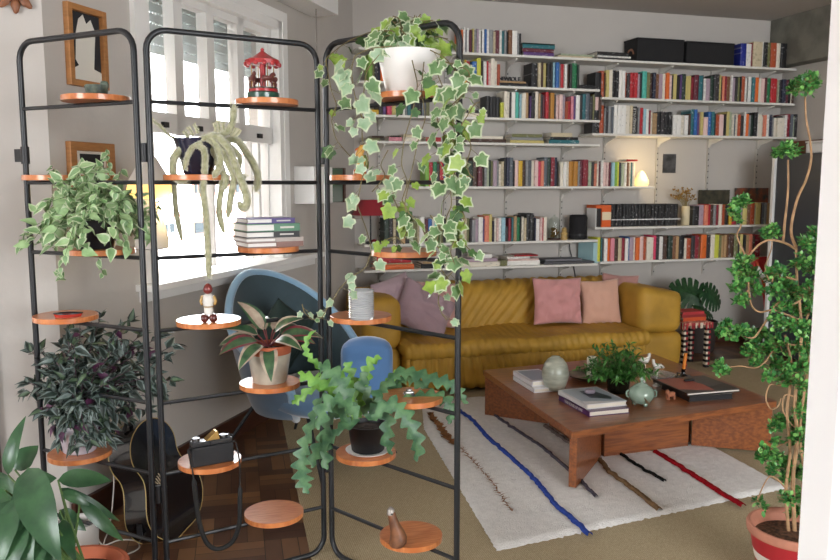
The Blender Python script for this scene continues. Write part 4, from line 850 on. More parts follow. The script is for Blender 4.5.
# fridge with things on top
fx = 4.6; r = thing('refrigerator', 'dark grey refrigerator with white edge at the right wall', 'refrigerator', (4.83, 5.0, 0))
MB().bb((fx, 4.55, .02), (5.03, 5.37, 1.635)).build('body', mat('dark_blue_grey_enamel', '3d4148', .4), r, smooth=0, bevel=.006)
MB().bb((fx - .02, 5.372, .02), (5.03, 5.40, 1.61)).build('white_edge', WHITE, r, smooth=0)
MB().bb((fx + .04, 4.6, .001), (5.0, 5.35, .02)).build('plinth', BLACK, r, smooth=0)
MB().bb((fx - .006, 4.56, .62), (fx - .0005, 5.36, .626)).build('door_gap', BLACK, r, smooth=0)
p = onx = None
def Xp(px, py, x): d = ray(px, py); return CAM + d * (x / d.x)
a, b = Xp(806, 140, 4.72), Xp(835, 152, 4.72)
r = thing('storage_box', 'white box standing on top of the dark refrigerator', 'box', (4.8, (a.y + b.y) / 2, 1.6355)); q = MB()
q.bb((4.72, b.y, 1.6355), (4.98, a.y, 1.72)).build('box_body', WHITE, r, smooth=0, bevel=.01); MB().bb((4.715, b.y - .004, 1.7205), (4.985, a.y + .004, 1.735)).build('lid', WHITE, r, smooth=0, bevel=.005)
a, b = Xp(790, 135, 4.85), Xp(806, 152, 4.85)
r = thing('wooden_crate', 'brown wooden board box beside the white box on the refrigerator', 'box', (4.9, 5.2, 1.6355)); q = MB()
q.bb((4.83, a.y - .42, 1.6355), (4.85, a.y - .03, 1.75)).bb((5.0, a.y - .42, 1.6355), (5.02, a.y - .03, 1.75)).bb((4.85, a.y - .42, 1.6355), (5.0, a.y - .40, 1.75)).bb((4.85, a.y - .05, 1.6355), (5.0, a.y - .03, 1.75)).bb((4.85, a.y - .4, 1.6355), (5.0, a.y - .05, 1.645))
q.build('crate', mat('reddish_wood', '6f3d22', .5, var=.3, vs=12), r, smooth=0)
# red folding chair, folded against the wall
fc = Y(763, 340, 5.62); r = thing('folding_chair', 'red folding chair leaning by the dark refrigerator', 'chair', (4.46, 5.62, 0)); RP = mat('red_paint', 'b02a2c', .4)
def at(px, py, y=5.56): return Y(px, py, y)
MB().prism([at(752, 258), at(773, 256), at(774, 272), at(765, 276), at(754, 275)], (0, .02, 0)).build('seat', RP, r, smooth=0, bevel=.003)
MB().tube([at(757, 262, 5.52), at(764, 285, 5.52), at(771, 312, 5.52), at(775, 340, 5.5)], .011, 8).build('leg', mat('orange_red_paint', 'b84a2c', .4), r)
MB().tube([at(754, 262, 5.54), at(755, 276, 5.55), at(764, 296, 5.55), at(769, 345, 5.55)], .011, 8).build('leg', RP, r)
MB().tube([at(772, 258, 5.6), at(772, 300, 5.62), at(772, 345, 5.62)], .011, 8).build('leg', RP, r)
MB().prism([at(759, 266, 5.5), at(768, 280, 5.5), at(766, 283, 5.5), at(757, 272, 5.5)], (0, .012, 0)).build('white_slat', WHITE, r, smooth=0)

# ------------------------------------------------------------------ blue shell armchair
BV = mat('blue_velvet', '4d6f90', .75, sheen=.7, var=.1, vs=20); BVI = mat('shade_darkened_velvet', '33474f', .8, sheen=.35, var=.1, vs=20)  # second velvet is darker: the shade inside the shell put into its colour
cc = V((.565, 3.96, 0)); fd = V((.62, -.785, 0)); rr_ = V((.785, .62, 0)); ch = thing('armchair', 'blue velvet shell armchair on thin black legs behind the screen', 'chair', cc)
def shell(u, v, off):
    a = (u - .5) * 2 * 2.15                       # angle round from the back
    c_ = max(0, math.cos(a / 2.15 * pi / 2)); top = (.36 if u > .5 else .42) + (.56 if u > .5 else .50) * c_ ** .95
    if u < .5: top -= .10 * math.sin(pi * u * 2) ** 2
    rad = (.235 + .105 * v ** .7) + off; z = .27 + (top - .27) * v + (off * .6 if v > .97 else 0)
    back = .05 * v * c_
    return cc + rr_ * math.sin(a) * rad * 1.0 - fd * (math.cos(a) * rad * .95 + back) + V((0, 0, z))
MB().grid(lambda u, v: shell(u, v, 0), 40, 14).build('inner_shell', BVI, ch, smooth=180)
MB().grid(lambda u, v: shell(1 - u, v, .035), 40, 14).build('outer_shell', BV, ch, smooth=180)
rim = [shell(i / 48, 1, .0175) for i in range(49)]; rim = [shell(0, 0, .0175), shell(0, .5, .0175)] + rim + [shell(1, .5, .0175), shell(1, 0, .0175)]
MB().tube(rim, .021, 10).build('rim_piping', mat('window_lit_velvet', '7fa5c2', .7, sheen=.8), ch, smooth=180)  # window light on the rim is put into this paler velvet
q = MB(); q.lathe((0, 0, 0), [(.0, .0), (.24, .0), (.285, .03), (.29, .07), (.26, .11), (.1, .128), (0, .13)], 32, cap=False)
q.v = [cc + V((0, 0, .30)) + fd * (.15 + p.y * 1.1) + rr_ * p.x * 1.05 + V((0, 0, p.z)) for p in q.v]
q.build('seat_cushion', BV, ch, smooth=180)
ac = D(367, 376, 3.80); am = basis(RT, V((-RT.y, RT.x, 0)), V((0, 0, 1)))
MB().soft(ac - V((.125, .05, .16)), ac + V((.125, .05, .155)), .05, .02, lambda p, n: .04 * (1 - ((p - ac).dot(RT) / .125) ** 2) * max(0, n.z), 0, am).build('armrest', mat('bright_blue_velvet', '4a74a6', .75, sheen=.6), ch, smooth=180)
for s, l in ((-1, .25), (1, .25), (-1, -.25), (1, -.25)):
    a = cc + rr_ * s * .18 + fd * l * .7 + V((0, 0, .30)); b = cc + rr_ * s * .28 + fd * (l * 1.45) + V((0, 0, .0075 if (cc + rr_ * s * .28 + fd * l * 1.45).x > .6 else .0015))
    MB().tube([a, b], [.011, .008], 8).build('leg', DARKM, ch)
kc = cc - fd * .17 + V((0, 0, .60)); q = MB()
cushion('dark green cushion leaning in the blue armchair', kc, .36, .34, .13, math.atan2(fd.y, fd.x) + pi / 2, .25, .5, mat('dark_green_cloth', '22332f', .85))
# ------------------------------------------------------------------ folding plant screen
scr = thing('folding_screen', 'black metal three-panel plant screen with round orange wood shelves', 'screen', (.15, 2.75, 0))
PA = [V((-.533, 3.09, 0)), V((-.139, 2.72, 0)), V((-.101, 2.70, 0)), V((.463, 2.845, 0)), V((.490, 2.825, 0)), V((.805, 2.30, 0))]
ZB = [1.66, 1.405, 1.16, .92, .675, .43, .19]; ZT, ZL, TR, RR = 1.885, .012, .0100, .065
DISC = {}
for k in range(3):
    a, b = PA[2 * k], PA[2 * k + 1]; u = (b - a).normalized(); Lp = (b - a).length; q = MB(); pts = []
    for cx, cz, a0 in ((Lp - RR, ZT - RR, 0), (RR, ZT - RR, pi / 2), (RR, ZL + RR, pi), (Lp - RR, ZL + RR, 1.5 * pi)):
        for i in range(7): t = a0 + pi / 2 * i / 6; pts.append(a + u * (cx + RR * math.cos(t)) + V((0, 0, cz + RR * math.sin(t))))
    q.tube(pts, TR, 10, closed=True); fr = q.build('panel_frame', DARKM, scr, smooth=180)
    for z in ZB: MB().tube([a + V((0, 0, z)), b + V((0, 0, z))], .0070, 8).build('crossbar', DARKM, scr)
for p in (PA[1].lerp(PA[2], .5), PA[3].lerp(PA[4], .5)):
    for z in (1.50, .36): MB().cyl(p - V((0, 0, .03)) + V((0, 0, z)), .011, .06, 12).build('hinge', BLACK, scr)
hp_ = PA[0] + (PA[0] - PA[1]).normalized() * .03 + V((0, 0, 1.50)); uu = (PA[0] - PA[1]).normalized()
MB().box(hp_, (.045, .008, .045), 0, basis(uu, V((-uu.y, uu.x, 0)), V((0, 0, 1)))).cyl(PA[0] + V((0, 0, 1.47)), .0145, .06, 12).build('hinge', BLACK, scr, bevel=.001)
def disc(key, k, row_, px, py, rad=.107):
    a, b = PA[2 * k], PA[2 * k + 1]; u = (b - a).normalized(); n = V((u.y, -u.x, 0)); h = PL(px, py, a, n); s = (h - a).dot(u); s = max(.10, min((b - a).length - .10, s))
    z = ZB[row_] + .0072; c = a + u * s + V((0, 0, z)); DISC[key] = c + V((0, 0, .018))
    MB().lathe(c, [(rad - .001, 0), (rad, .001), (rad, .017), (rad - .001, .018)], 40).build('shelf_disc', DISCW, scr, smooth=40)
for a in (('cup', 0, 0, 96, 101), ('sprig', 0, 1, 56, 180), ('creeper', 0, 2, 102, 252), ('dish', 0, 3, 66, 320), ('trad', 0, 5, 80, 452),
          ('carousel', 1, 0, 267, 105), ('cactus', 1, 1, 197, 178), ('stack', 1, 2, 268, 248), ('figure', 1, 3, 209, 325), ('calathea', 1, 4, 270, 388), ('slr', 1, 5, 210, 464), ('empty', 1, 6, 274, 514),
          ('ivy', 2, 0, 408, 96), ('bird', 2, 1, 361, 177), ('mid', 2, 2, 404, 252), ('glass', 2, 3, 361, 321), ('trinket', 2, 4, 411, 401), ('fishbone', 2, 5, 366, 458), ('last', 2, 6, 411, 538)): disc(*a)
def dz(key, px=None, py=None):           # a point on top of a shelf, under the pixel if given
    c = DISC[key]; return c.copy() if px is None else Z(px, py, c.z)
up = V((0, 0, .0004))

# panel 1 -------------------------------------------------------------
c = dz('cup') + up + RT * .004; q = MB()
q.lathe(c, [(.0, 0), (.028, 0), (.034, .01), (.037, .035), (.034, .036), (.03, .012), (0, .01)], 24, cap=False)
for s in (-1, 1):
    q.soft(c + RT * s * .026 - V((.014, .014, -.02)), c + RT * s * .026 + V((.014, .014, .05 if s > 0 else .04)), .012, .01)
tag(q.build('ceramic_cup', mat('green_marble', '5d6a5c', .5, var=.8, vs=40, hx2='2f3a34'), smooth=60), 'small mottled green ceramic cup on the top left disc', 'cup')
R2 = random.Random(11)
def vine(q, st, pts, n, size, rnd, mats, jit=.02, face=-1, r=.0018):
    """a trailing stem through world points with n ivy leaves turned roughly towards the room"""
    seg = []; 
    for i in range(len(pts) - 1):
        for j in range(6): 
            t = j / 6; seg.append(pts[i].lerp(pts[i + 1], t))
    seg.append(pts[-1]); 
    for _ in range(2): seg = [seg[0]] + [(seg[i - 1] + seg[i] * 2 + seg[i + 1]) / 4 for i in range(1, len(seg) - 1)] + [seg[-1]]
    st.tube(seg, r, 5)
    for k in range(n):
        t = (k + rnd.uniform(.1, .9)) / n * (len(seg) - 1); i = min(int(t), len(seg) - 2); p = seg[i].lerp(seg[i + 1], t - i)
        side = (RT * rnd.choice((-1, 1)) * rnd.uniform(.4, 1) + V((0, 0, rnd.uniform(-.9, .1))) - FW * rnd.uniform(-.3, .5)).normalized()
        e = p + side * rnd.uniform(.01, jit + .012); st.tube([p, e], .0009, 4)
        nrm = -FW + V((0, 0, .5)) + rdir(rnd) * .95
        ivyleaf(q, e, leafM((side + V((0, 0, -.5)) + rdir(rnd) * .35).normalized(), nrm), size * rnd.uniform(.42, 1.02), rnd.choice(mats))
# two-colour creeper in a dark pot
c = dz('creeper') + up; r = thing('creeping_plant', 'pale green variegated creeper in a dark pot on the left screen panel', 'plant', c)
cp = c - RT * .018
MB().lathe(cp, [(.0, 0), (.055, 0), (.06, .004), (.075, .09), (.078, .095), (.072, .095), (.055, .02), (0, .02)], 28, cap=False).build('pot', mat('dark_blue_glaze', '23262c', .3, coat=.4), r, smooth=50)
MB().lathe(cp, [(0, .07), (.068, .072), (0, .085)], 20, cap=False).build('soil', SOIL, r)
q, st = MB(), MB(); pc_ = cp + V((0, 0, .09))
def oval_leaf(q, p, M, s, mi): blade(q, p, M, s, s * .72, 5, prof=lambda t: (math.sin(pi * t ** .62)) * (1 - .25 * t), bend=.5, fold_=.22, mi=mi, stripe_=.66)
for k in range(92):
    d = rdir(R2, -.25, 1); L = R2.uniform(.10, .22); m1 = pc_ + d * L * .55 + V((0, 0, .05)); e = pc_ + V((d.x, d.y, d.z * .8)) * L + V((0, 0, -.05 + R2.uniform(-.02, .07)))
    st.tube([pc_, m1, e], [.0016, .0012, .0008], 4)
    for j in range(9):
        t = .3 + .7 * j / 8; p = pc_.lerp(m1, t * 2) if t < .5 else m1.lerp(e, t * 2 - 1); ld = (d * .5 + rdir(R2) + V((0, 0, -.25))).normalized()
        oval_leaf(q, p, leafM(ld, V((0, 0, .7)) - FW * .6 + rdir(R2) * .5), R2.uniform(.032, .058), R2.choice(((0, 1), (0, 1), (2, 1), (2, 2))))
for pts in ([(60, 200), (48, 222), (40, 240), (58, 248)], [(70, 230), (30, 247), (18, 246)], [(66, 245), (62, 262), (58, 275), (66, 280)], [(100, 245), (98, 262), (104, 275)], [(150, 190), (158, 210), (152, 228)], [(110, 180), (108, 160), (106, 148)], [(60, 190), (54, 172), (52, 166)], [(90, 185), (100, 170), (102, 166)], [(118, 180), (122, 168)]):
    P = [D(x, y, 2.86 + .02 * i) for i, (x, y) in enumerate(pts)]; st.tube(P, .0012, 4)
    for i in range(len(P) - 1):
        for j in range(4):
            ld = (rdir(R2) + V((0, 0, -.4))).normalized(); oval_leaf(q, P[i].lerp(P[i + 1], (j + .5) / 4), leafM(ld, V((0, 0, .5)) - FW + rdir(R2) * .4), R2.uniform(.024, .04), (0, 1))
q.build('foliage', [lm('creeper', '86a475', '688c5b'), lm('creeper_edge', 'ccd6b6', 'b6c69e'), lm('creeper_light', 'a4c28e', '88a974')], r, smooth=180); st.build('stems', mat('green_stem', '4e6a35'), r)
# red dish
c = dz('dish', 67, 317) + up; r = thing('dish', 'small red leaf-shaped dish with dark rim on the left panel', 'dish', c)
q = MB(); o_ = MB()
pts = [(-.042, 0), (-.02, .018), (.005, .022), (.03, .012), (.05, 0), (.03, -.015), (0, -.02), (-.025, -.014)]
q.add([c + V((x * .9, y * .9, .004)) for x, y in pts] + [c + V((x, y, .012)) for x, y in pts] + [c + V((x * .9, y * .9, 0)) for x, y in pts], [tuple(range(8))] + [(i, i + 8, (i + 1) % 8 + 8, (i + 1) % 8) for i in range(8)] + [(i + 16, (i + 1) % 8 + 16, (i + 1) % 8 + 8, i + 8) for i in range(8)] + [tuple(reversed(range(16, 24)))])
q.build('dish', mat('red_enamel', 'b23a30', .25, coat=.5), r, smooth=60); o_.tube([c + V((x, y, .0125)) for x, y in pts], .0025, 6, closed=True); o_.build('rim', DARKM, r)
# tradescantia
c = dz('trad') + up; r = thing('tradescantia', 'silver and purple striped tradescantia bush on the left screen panel', 'plant', c)
R3 = random.Random(5)
tp_ = c - RT * .0
MB().lathe(tp_, [(.0, 0), (.05, 0), (.055, .004), (.072, .105), (.066, .105), (.05, .02), (0, .02)], 28, cap=False).build('pot', mat('lilac_white_glaze', 'cfcbd6', .35), r, smooth=50)
MB().lathe(tp_, [(0, .07), (.058, .072), (0, .095)], 20, cap=False).build('soil', SOIL, r)
q, st = MB(), MB(); b0 = tp_ + V((0, 0, .1))
TRP = lambda t: math.sin(pi * t ** .55) * (1 - .3 * t)
def tleaf(p, d, s):
    sel = R3.random(); mi = (0, 1) if sel < .5 else (1, 0) if sel < .72 else (2, 0) if sel < .94 else (3, 3)
    blade(q, p, leafM(d, V((0, 0, .8)) - FW * .5 + rdir(R3) * .5), s, s * .56, 4, prof=TRP, bend=.7, fold_=.3, mi=mi, stripe_=.55)
ends = [(100, 318), (80, 325), (130, 322), (118, 330), (60, 345), (40, 350), (32, 352), (50, 375), (28, 383), (25, 392), (42, 410), (55, 425), (60, 440), (75, 438), (95, 430), (110, 425), (130, 420), (145, 410), (160, 395), (170, 380), (165, 360), (172, 346), (160, 335), (140, 335), (100, 350), (75, 360), (120, 360), (140, 375), (90, 380), (110, 395), (75, 400), (60, 390), (130, 395), (150, 360), (155, 375), (100, 405), (68, 340), (48, 362), (90, 340), (115, 345), (130, 350), (80, 420), (98, 415), (45, 398), (66, 412), (120, 410), (105, 365), (85, 355), (125, 378), (58, 370), (138, 390), (62, 432, -.2), (75, 445, -.22), (90, 440, -.2), (68, 420, -.2), (84, 425, -.22), (100, 435, -.18), (56, 415, -.12), (92, 410, -.2), (76, 405, -.2), (110, 440, -.1), (104, 385, -.2), (88, 370, -.2), (120, 395, -.18), (66, 380, -.2), (48, 392, -.15), (134, 368, -.15), (112, 352, -.15), (150, 388, -.1), (74, 345, -.15), (54, 358, -.15), (142, 350, .0), (95, 332, .0), (70, 332, .05)]
for i, (x, y, *dd_) in enumerate(ends):
    e = D(x, y, 2.92 + (dd_[0] if dd_ else R3.uniform(-.14, .10))); m1 = b0.lerp(e, .5) + V((0, 0, .05)); st.tube([b0, m1, e], [.0025, .002, .0012], 5)
    for j in range(13):
        t = .3 + .7 * j / 12; p = b0.lerp(m1, t * 2) if t < .5 else m1.lerp(e, t * 2 - 1); ld = ((e - m1).normalized() * .6 + rdir(R3)).normalized(); tleaf(p, ld, R3.uniform(.04, .072))
    for j in range(4): tleaf(e, ((e - m1).normalized() + rdir(R3) * .7).normalized(), R3.uniform(.035, .055))
q.build('foliage', [lm('trad_green', '303d36', '212d27'), lm('trad_silver', '76837f', '54635e', .4), lm('trad_light', '566b54', '45583f'), lm('trad_purple', '5c3150', '43233c')], r, smooth=180); st.build('stems', mat('purple_stem', '55404a', .6), r)
# pale flower sprig on the upper left disc
c = dz('sprig', 52, 176); r = thing('flower_sprig', 'tiny sprig with a pale pink bud on the left upper disc', 'plant', c); q = MB(); st = MB(); e = D(52, 169, 2.98)
st.tube([c + up, e], .0012, 5); 
for j in range(9): oval_leaf(q, (c + up).lerp(e, j / 9), leafM(rdir(R2, -.1, 1), -FW + V((0, 0, .5))), .026, (0, 1))
q.build('leaves', [lm('creeper', '7d9b6c'), lm('creeper_edge', 'c6d0b0')], r, smooth=180); st.build('stem', mat('green_stem', '4e6a35'), r)
MB().soft(e - V((.006,) * 3), e + V((.006, .006, .01)), .006, .004).build('bud', mat('pale_bud', 'd9b7c0', .7), r)

# panel 2 -------------------------------------------------------------
c = dz('carousel') + up; c += RT * -.012; r = thing('toy_carousel', 'red toy carousel with horses on a green drum', 'toy', c); RE = mat('red_lacquer', 'a81f25', .3, coat=.4)
MB().lathe(c, [(.0, 0), (.054, 0), (.055, .004), (.055, .022), (.05, .026)], 28).build('drum', mat('green_lacquer', '1f4a3c', .3, coat=.4), r, smooth=40)
MB().lathe(c + V((0, 0, .0265)), [(.05, 0), (.05, .008), (.048, .01)], 28).build('platform', RE, r, smooth=40)
MB().lathe(c + V((0, 0, .037)), [(.049, 0), (.049, .003)], 28).build('deck', mat('green_lacquer', '1f4a3c'), r, smooth=40)
MB().cyl(c + V((0, 0, .0405)), .010, .088, 16).build('column', RE, r)
q = MB(); q.lathe(c + V((0, 0, .12)), [(.057, -.002), (.058, .012), (.054, .014), (.03, .026), (.012, .038), (.006, .042), (.006, .05), (0, .056)], 12, cap=False).lathe(c + V((0, 0, .118)), [(0, .004), (.057, .0)], 12, cap=False)
q.build('canopy', RE, r, smooth=20)
q = MB()
for k in range(12): a = k * pi / 6; p = c + V((.056 * math.cos(a), .056 * math.sin(a), .116)); q.soft(p - V((.008, .008, .006)), p + V((.008, .008, .01)), .007, .006)
q.build('scallops', RE, r)
for k in range(4):
    a = .3 + k * pi / 2; o_ = c + V((.04 * math.cos(a), .04 * math.sin(a), .062)); t = V((-math.sin(a), math.cos(a), 0)); q = MB()
    q.tube([o_ - t * .02 + V((0, 0, .004)), o_ - t * .014 + V((0, 0, .008)), o_ + t * .010 + V((0, 0, .008)), o_ + t * .016 + V((0, 0, .02)), o_ + t * .022 + V((0, 0, .024)), o_ + t * .028 + V((0, 0, .017))], [.003, .009, .0085, .006, .006, .0035], 8)
    for s, w_ in ((-.012, -.02), (-.008, -.004), (.008, .02), (.012, .008)): q.tube([o_ + t * s, o_ + t * (s + w_ * .4) - V((0, 0, .01)), o_ + t * (s + w_ * .3) - V((0, 0, .02))], [.0032, .0025, .002], 6)
    h = q.build('horse', mat('brown_horse', '6a3a34', .4), r, smooth=180); MB().tube([o_ - V((0, 0, .02)), o_ + V((0, 0, .056))], .0015, 6).build('pole', mat('brass', 'b58a45', .3, metal=1), h)
# monkey tail cactus
c = dz('cactus') + up + RT * .006; r = thing('cactus', 'fuzzy pale green tail cactus in a dark blue pot', 'cactus', c)
MB().lathe(c, [(.0, 0), (.044, 0), (.048, .005), (.054, .035), (.074, .105), (.078, .117), (.071, .117), (.055, .05), (0, .05)], 30, cap=False).build('pot', mat('blue_black_glaze', '24263a', .2, coat=.7), r, smooth=50)
MB().lathe(c, [(0, .1), (.066, .101), (0, .112)], 20, cap=False).build('soil', SOIL, r)
FZ = mat('fuzzy_cactus', '95966c', .95, var=.3, vs=60, hx2='b9b893', bump=.9, bs=220, sheen=1)
dp = 2.66
def tail(pts, r0, dd=0):
    P = [D(x, y, dp + dd + (z if len(t) > 2 else 0)) for t in pts for (x, y, z) in [(t + (0,))[:3]]]
    S_ = []
    for i in range(len(P) - 1):
        p0, p1, p2, p3 = P[max(0, i - 1)], P[i], P[i + 1], P[min(len(P) - 1, i + 2)]
        for j in range(8):
            t = j / 8; S_.append(.5 * (2 * p1 + (p2 - p0) * t + (2 * p0 - 5 * p1 + 4 * p2 - p3) * t * t + (3 * p1 - p0 - 3 * p2 + p3) * t ** 3))
    S_.append(P[-1]); n = len(S_); q = MB()
    q.tube(S_, [r0 * (.75 + .25 * min(1, i / 6)) * (1 if i < n - 5 else (1 - (i - n + 5) / 6.5)) for i in range(n)], 10)
    for i in range(1, n - 1):            # woolly spines
        for k in range(9):
            a = R2.uniform(0, 6.28); t = (S_[i + 1] - S_[i - 1]).normalized(); o1 = t.orthogonal().normalized(); d = o1 * math.cos(a) + t.cross(o1) * math.sin(a); d = (d + t * .3).normalized()
            b = S_[i].lerp(S_[i + 1], R2.random()) + d * r0 * .85; s = t * .0008; q.add([b - s, b + s, b + d * .007], [(0, 1, 2)], 1)
    q.build('stem', [FZ, mat('pale_spines', 'd6d3b4', .9)], r, smooth=180)
tail([(200, 142), (190, 143), (180, 150), (174, 160), (173, 172), (178, 180), (188, 180)], .012, -.10)
tail([(206, 138), (214, 142), (220, 155), (219, 168), (212, 178)], .011, -.12)
tail([(200, 140), (215, 136), (228, 148), (235, 165), (243, 185), (247, 200), (244, 208), (238, 202)], .013, -.12)
tail([(222, 142), (236, 140), (246, 152), (254, 165), (258, 178), (256, 192)], .012, -.04)
tail([(210, 140), (222, 150), (229, 165), (234, 178), (231, 195), (228, 218)], .011, -.11)
tail([(205, 140), (212, 150), (222, 168), (222, 185), (219, 210), (224, 233)], .010, -.09)
tail([(200, 140), (190, 150), (173, 158), (174, 180), (176, 210), (182, 241)], .009, -.02)
tail([(202, 142), (192, 148), (187, 158), (184, 170)], .009, -.13)
tail([(212, 140), (217, 150), (218, 165), (226, 178), (224, 190)], .010, -.10)
tail([(196, 141), (184, 142), (177, 152), (170, 160)], .009, -.05)
tail([(218, 140), (230, 146), (240, 158), (238, 172), (246, 178)], .009, -.07)
tail([(206, 140), (218, 136), (229, 130), (233, 118), (234, 104)], .011, -.08)
tail([(196, 142), (182, 140), (170, 136), (160, 126), (152, 120)], .004, -.06)
tail([(204, 178), (203, 190), (206, 215), (208, 250), (209, 279)], .0105, -.13)
tail([(196, 145), (204, 150), (205, 165), (204, 178)], .0105, -.13)
for x0, y0, x1, y1 in ((193, 136, 188, 127), (198, 134, 194, 124), (216, 134, 214, 123), (219, 134, 218, 120), (223, 135, 223, 122), (230, 136, 236, 128), (233, 137, 240, 130), (188, 138, 184, 131)): tail([(x0, y0), ((x0 + x1) / 2 + .8, (y0 + y1) / 2), (x1, y1)], .003, -.08)
q = MB()
for x, y in ((205, 141), (214, 141), (197, 143), (190, 143), (222, 143), (201, 145), (210, 145), (218, 146)): p = D(x, y, dp - .06); q.soft(p - V((.018, .018, .015)), p + V((.018, .018, .012)), .014, .01)
q.build('crown', FZ, r, smooth=180)
# stack of books
z = DISC['stack'].z + .0004; cs = DISC['stack']; lx = PA[3] - PA[2]; lx.normalize(); ln = V((-lx.y, lx.x, 0))
for k, (t, L, dx, hx, dp_, lb, ttl) in enumerate(((.018, .20, .003, '7c5a50', .15, 'grey and brown book at the bottom of the screen stack', ''), (.014, .205, .0, 'a79d97', .15, 'pale grey book second from bottom of the screen stack', ''), (.021, .19, -.004, '1d1c20', .14, 'black book in the middle of the screen stack', ''), (.026, .19, -.004, '4f7d62', .15, 'green book second from top of the screen stack', ''), (.018, .17, -.008, '4a3a78', .13, 'purple book on top of the screen stack', ''))):
    # fore-edge faces left, spine to the right
    c = cs + lx * dx; c.z = z; r = thing('book', lb, 'book', c, 'books stacked on the screen disc'); M = basis(lx, ln, V((0, 0, 1)))
    m = mat('stk_' + hx, hx, .45)
    q = MB().box(c + V((0, 0, .0015)), (L, dp_, .003), 0, M).box(c + V((0, 0, t - .0015)), (L, dp_, .003), 0, M).box(c + lx * (L / 4) - ln * (dp_ / 2 - .002) + V((0, 0, t / 2)), (L / 2 - .002, .004, t - .006), 0, M); q.build('cover', m, r, smooth=0)
    MB().box(c - ln * .001 + V((0, 0, t / 2)), (L - .004, dp_ - .01, t - .0064), 0, M).build('pages', mat('white_page_edge', 'e9e6e2', .9), r, smooth=0); 
    if k in (2, 3, 4):
        q = MB().box(c + lx * (L / 4) - ln * (dp_ / 2 + .0003) + V((0, 0, t / 2)), (.05, .0008, t * .25), 0, M); q.build('spine_title', PALEL, r, smooth=0)
    z += t + .0004
# figurine
c = dz('figure', 209, 322) + up; r = thing('figurine', 'painted wooden figurine in red and white under the cactus', 'figurine', c)
BR_ = mat('brown_red_paint', '5a2622', .35, coat=.3); WP = mat('white_paint', 'd9d6cf', .4)
q = MB(); q.soft(c + V((-.027, -.022, 0)), c + V((.0, .02, .028)), .013, .006).soft(c + V((.0, -.022, 0)), c + V((.027, .02, .028)), .013, .006); q.build('boots', BR_, r, smooth=180)
MB().lathe(c + V((0, 0, .026)), [(.015, 0), (.015, .022), (.013, .024)], 18).build('trousers', WP, r, smooth=50)
MB().lathe(c + V((0, 0, .0505)), [(.0165, 0), (.0165, .003)], 18).build('belt', mat('gold_paint', 'a8823a', .4), r)
MB().lathe(c + V((0, 0, .054)), [(.016, 0), (.019, .012), (.017, .034), (.010, .04)], 18).build('coat', WP, r, smooth=50)
q = MB()
for s in (-1, 1): q.tube([c + RT * s * .017 + V((0, 0, .088)), c + RT * s * .024 + V((0, 0, .07)), c + RT * s * .020 - V((0, .006, -.058))], [.006, .006, .005], 8)
q.build('arms', mat('gold_paint', 'a8823a'), r)
MB().lathe(c + V((0, 0, .0945)), [(.006, 0), (.014, .006), (.0155, .016), (.011, .028), (.004, .034), (0, .035)], 18, cap=False).build('head', mat('red_brown_hood', '7a2f2a', .35, coat=.3), r, smooth=180)
# calathea in two-tone pot
c = dz('calathea') + up; r = thing('potted_plant', 'calathea with pink edged leaves in a cream and terracotta pot', 'plant', c); R4 = random.Random(2)
MB().lathe(c, [(.0, 0), (.056, 0), (.061, .006), (.076, .105)], 32, cap=False).build('pot', mat('cream_glaze', 'bdb6a6', .3, var=.2, vs=18, coat=.4), r, smooth=50)
MB().lathe(c, [(.076, .1052), (.080, .135), (.075, .137), (.07, .10), (.0, .1)], 32, cap=False).build('pot_rim', TERRA, r, smooth=50)
MB().lathe(c, [(0, .112), (.070, .114), (0, .128)], 20, cap=False).build('soil', SOIL, r)
q = MB(); st = MB(); b0 = c + V((0, 0, .125))
for (dx, dy, z_, L) in ((-.9, -.2, -.02, .17), (-.8, -.5, .10, .16), (-.6, .2, .25, .15), (-.3, -.8, -.22, .17), (-.65, -.75, .0, .18), (.15, -.9, -.45, .18), (.3, -.3, .35, .15), (.7, -.3, .22, .17), (.9, .1, .2, .19), (.85, -.4, .12, .16), (-.25, .5, .5, .14), (.1, .6, .5, .15), (.5, .5, .3, .17), (-.15, -.3, .45, .17), (.6, -.7, .05, .15), (-.45, -.4, .3, .16)):
    d = (RT * dx + V((0, 0, 1)) * z_ - FW * -dy).normalized(); p1 = b0 + (d * .05 + V((0, 0, .025))); st.tube([b0, p1], .002, 5)
    blade(q, p1, leafM((d + V((0, 0, .25))).normalized(), V((0, 0, 1)) - FW * .7), L * .85, L * .35, 7, prof=lambda t: math.sin(pi * t ** .7) ** .8, bend=1.3, fold_=.18, mi=R4.choice(((0, 1), (0, 2), (0, 1), (1, 0))), stripe_=.62)
q.build('leaves', [lm('calathea', '4e6b48', '33503a', .35), lm('calathea_cream', 'b7a894', 'a08a7c', .4), lm('calathea_red', '8a3a46', '6a2a38', .4)], r, smooth=180); st.build('stems', mat('red_stem', '7a3a3c', .6), r)
# film camera seen from the back
c = dz('slr', 212, 463) + up; u = lx; n = ln; M = basis(u, n, V((0, 0, 1))); r = thing('film_camera', 'old black film camera seen from behind on a disc', 'camera', c); LB = mat('black_leatherette', '1a1b1e', .6, bump=.3, bs=400); CHR = mat('dull_chrome', '77797e', .3, metal=1)
def cb_(x, y, z0, sx, sy, sz): return (c + M @ V((x, y, z0 + sz / 2)), (sx, sy, sz))
q = MB(); q.box(*cb_(0, 0, 0, .142, .045, .068), 0, M); q.build('body', LB, r, smooth=0, bevel=.005)
q = MB(); q.box(*cb_(0, .002, .0682, .138, .038, .016), 0, M); q.build('top_plate', mat('black_enamel', '202126', .3, coat=.5), r, smooth=0, bevel=.003)
q = MB(); q.prism([c + M @ V((x, .018, z_)) for x, z_ in ((-.022, .0845), (.026, .0845), (.020, .112), (.012, .112))], M @ V((0, -.034, 0))); q.build('viewfinder_prism', mat('brass_worn', 'b08d52', .35, metal=.7), r, smooth=0, bevel=.002)
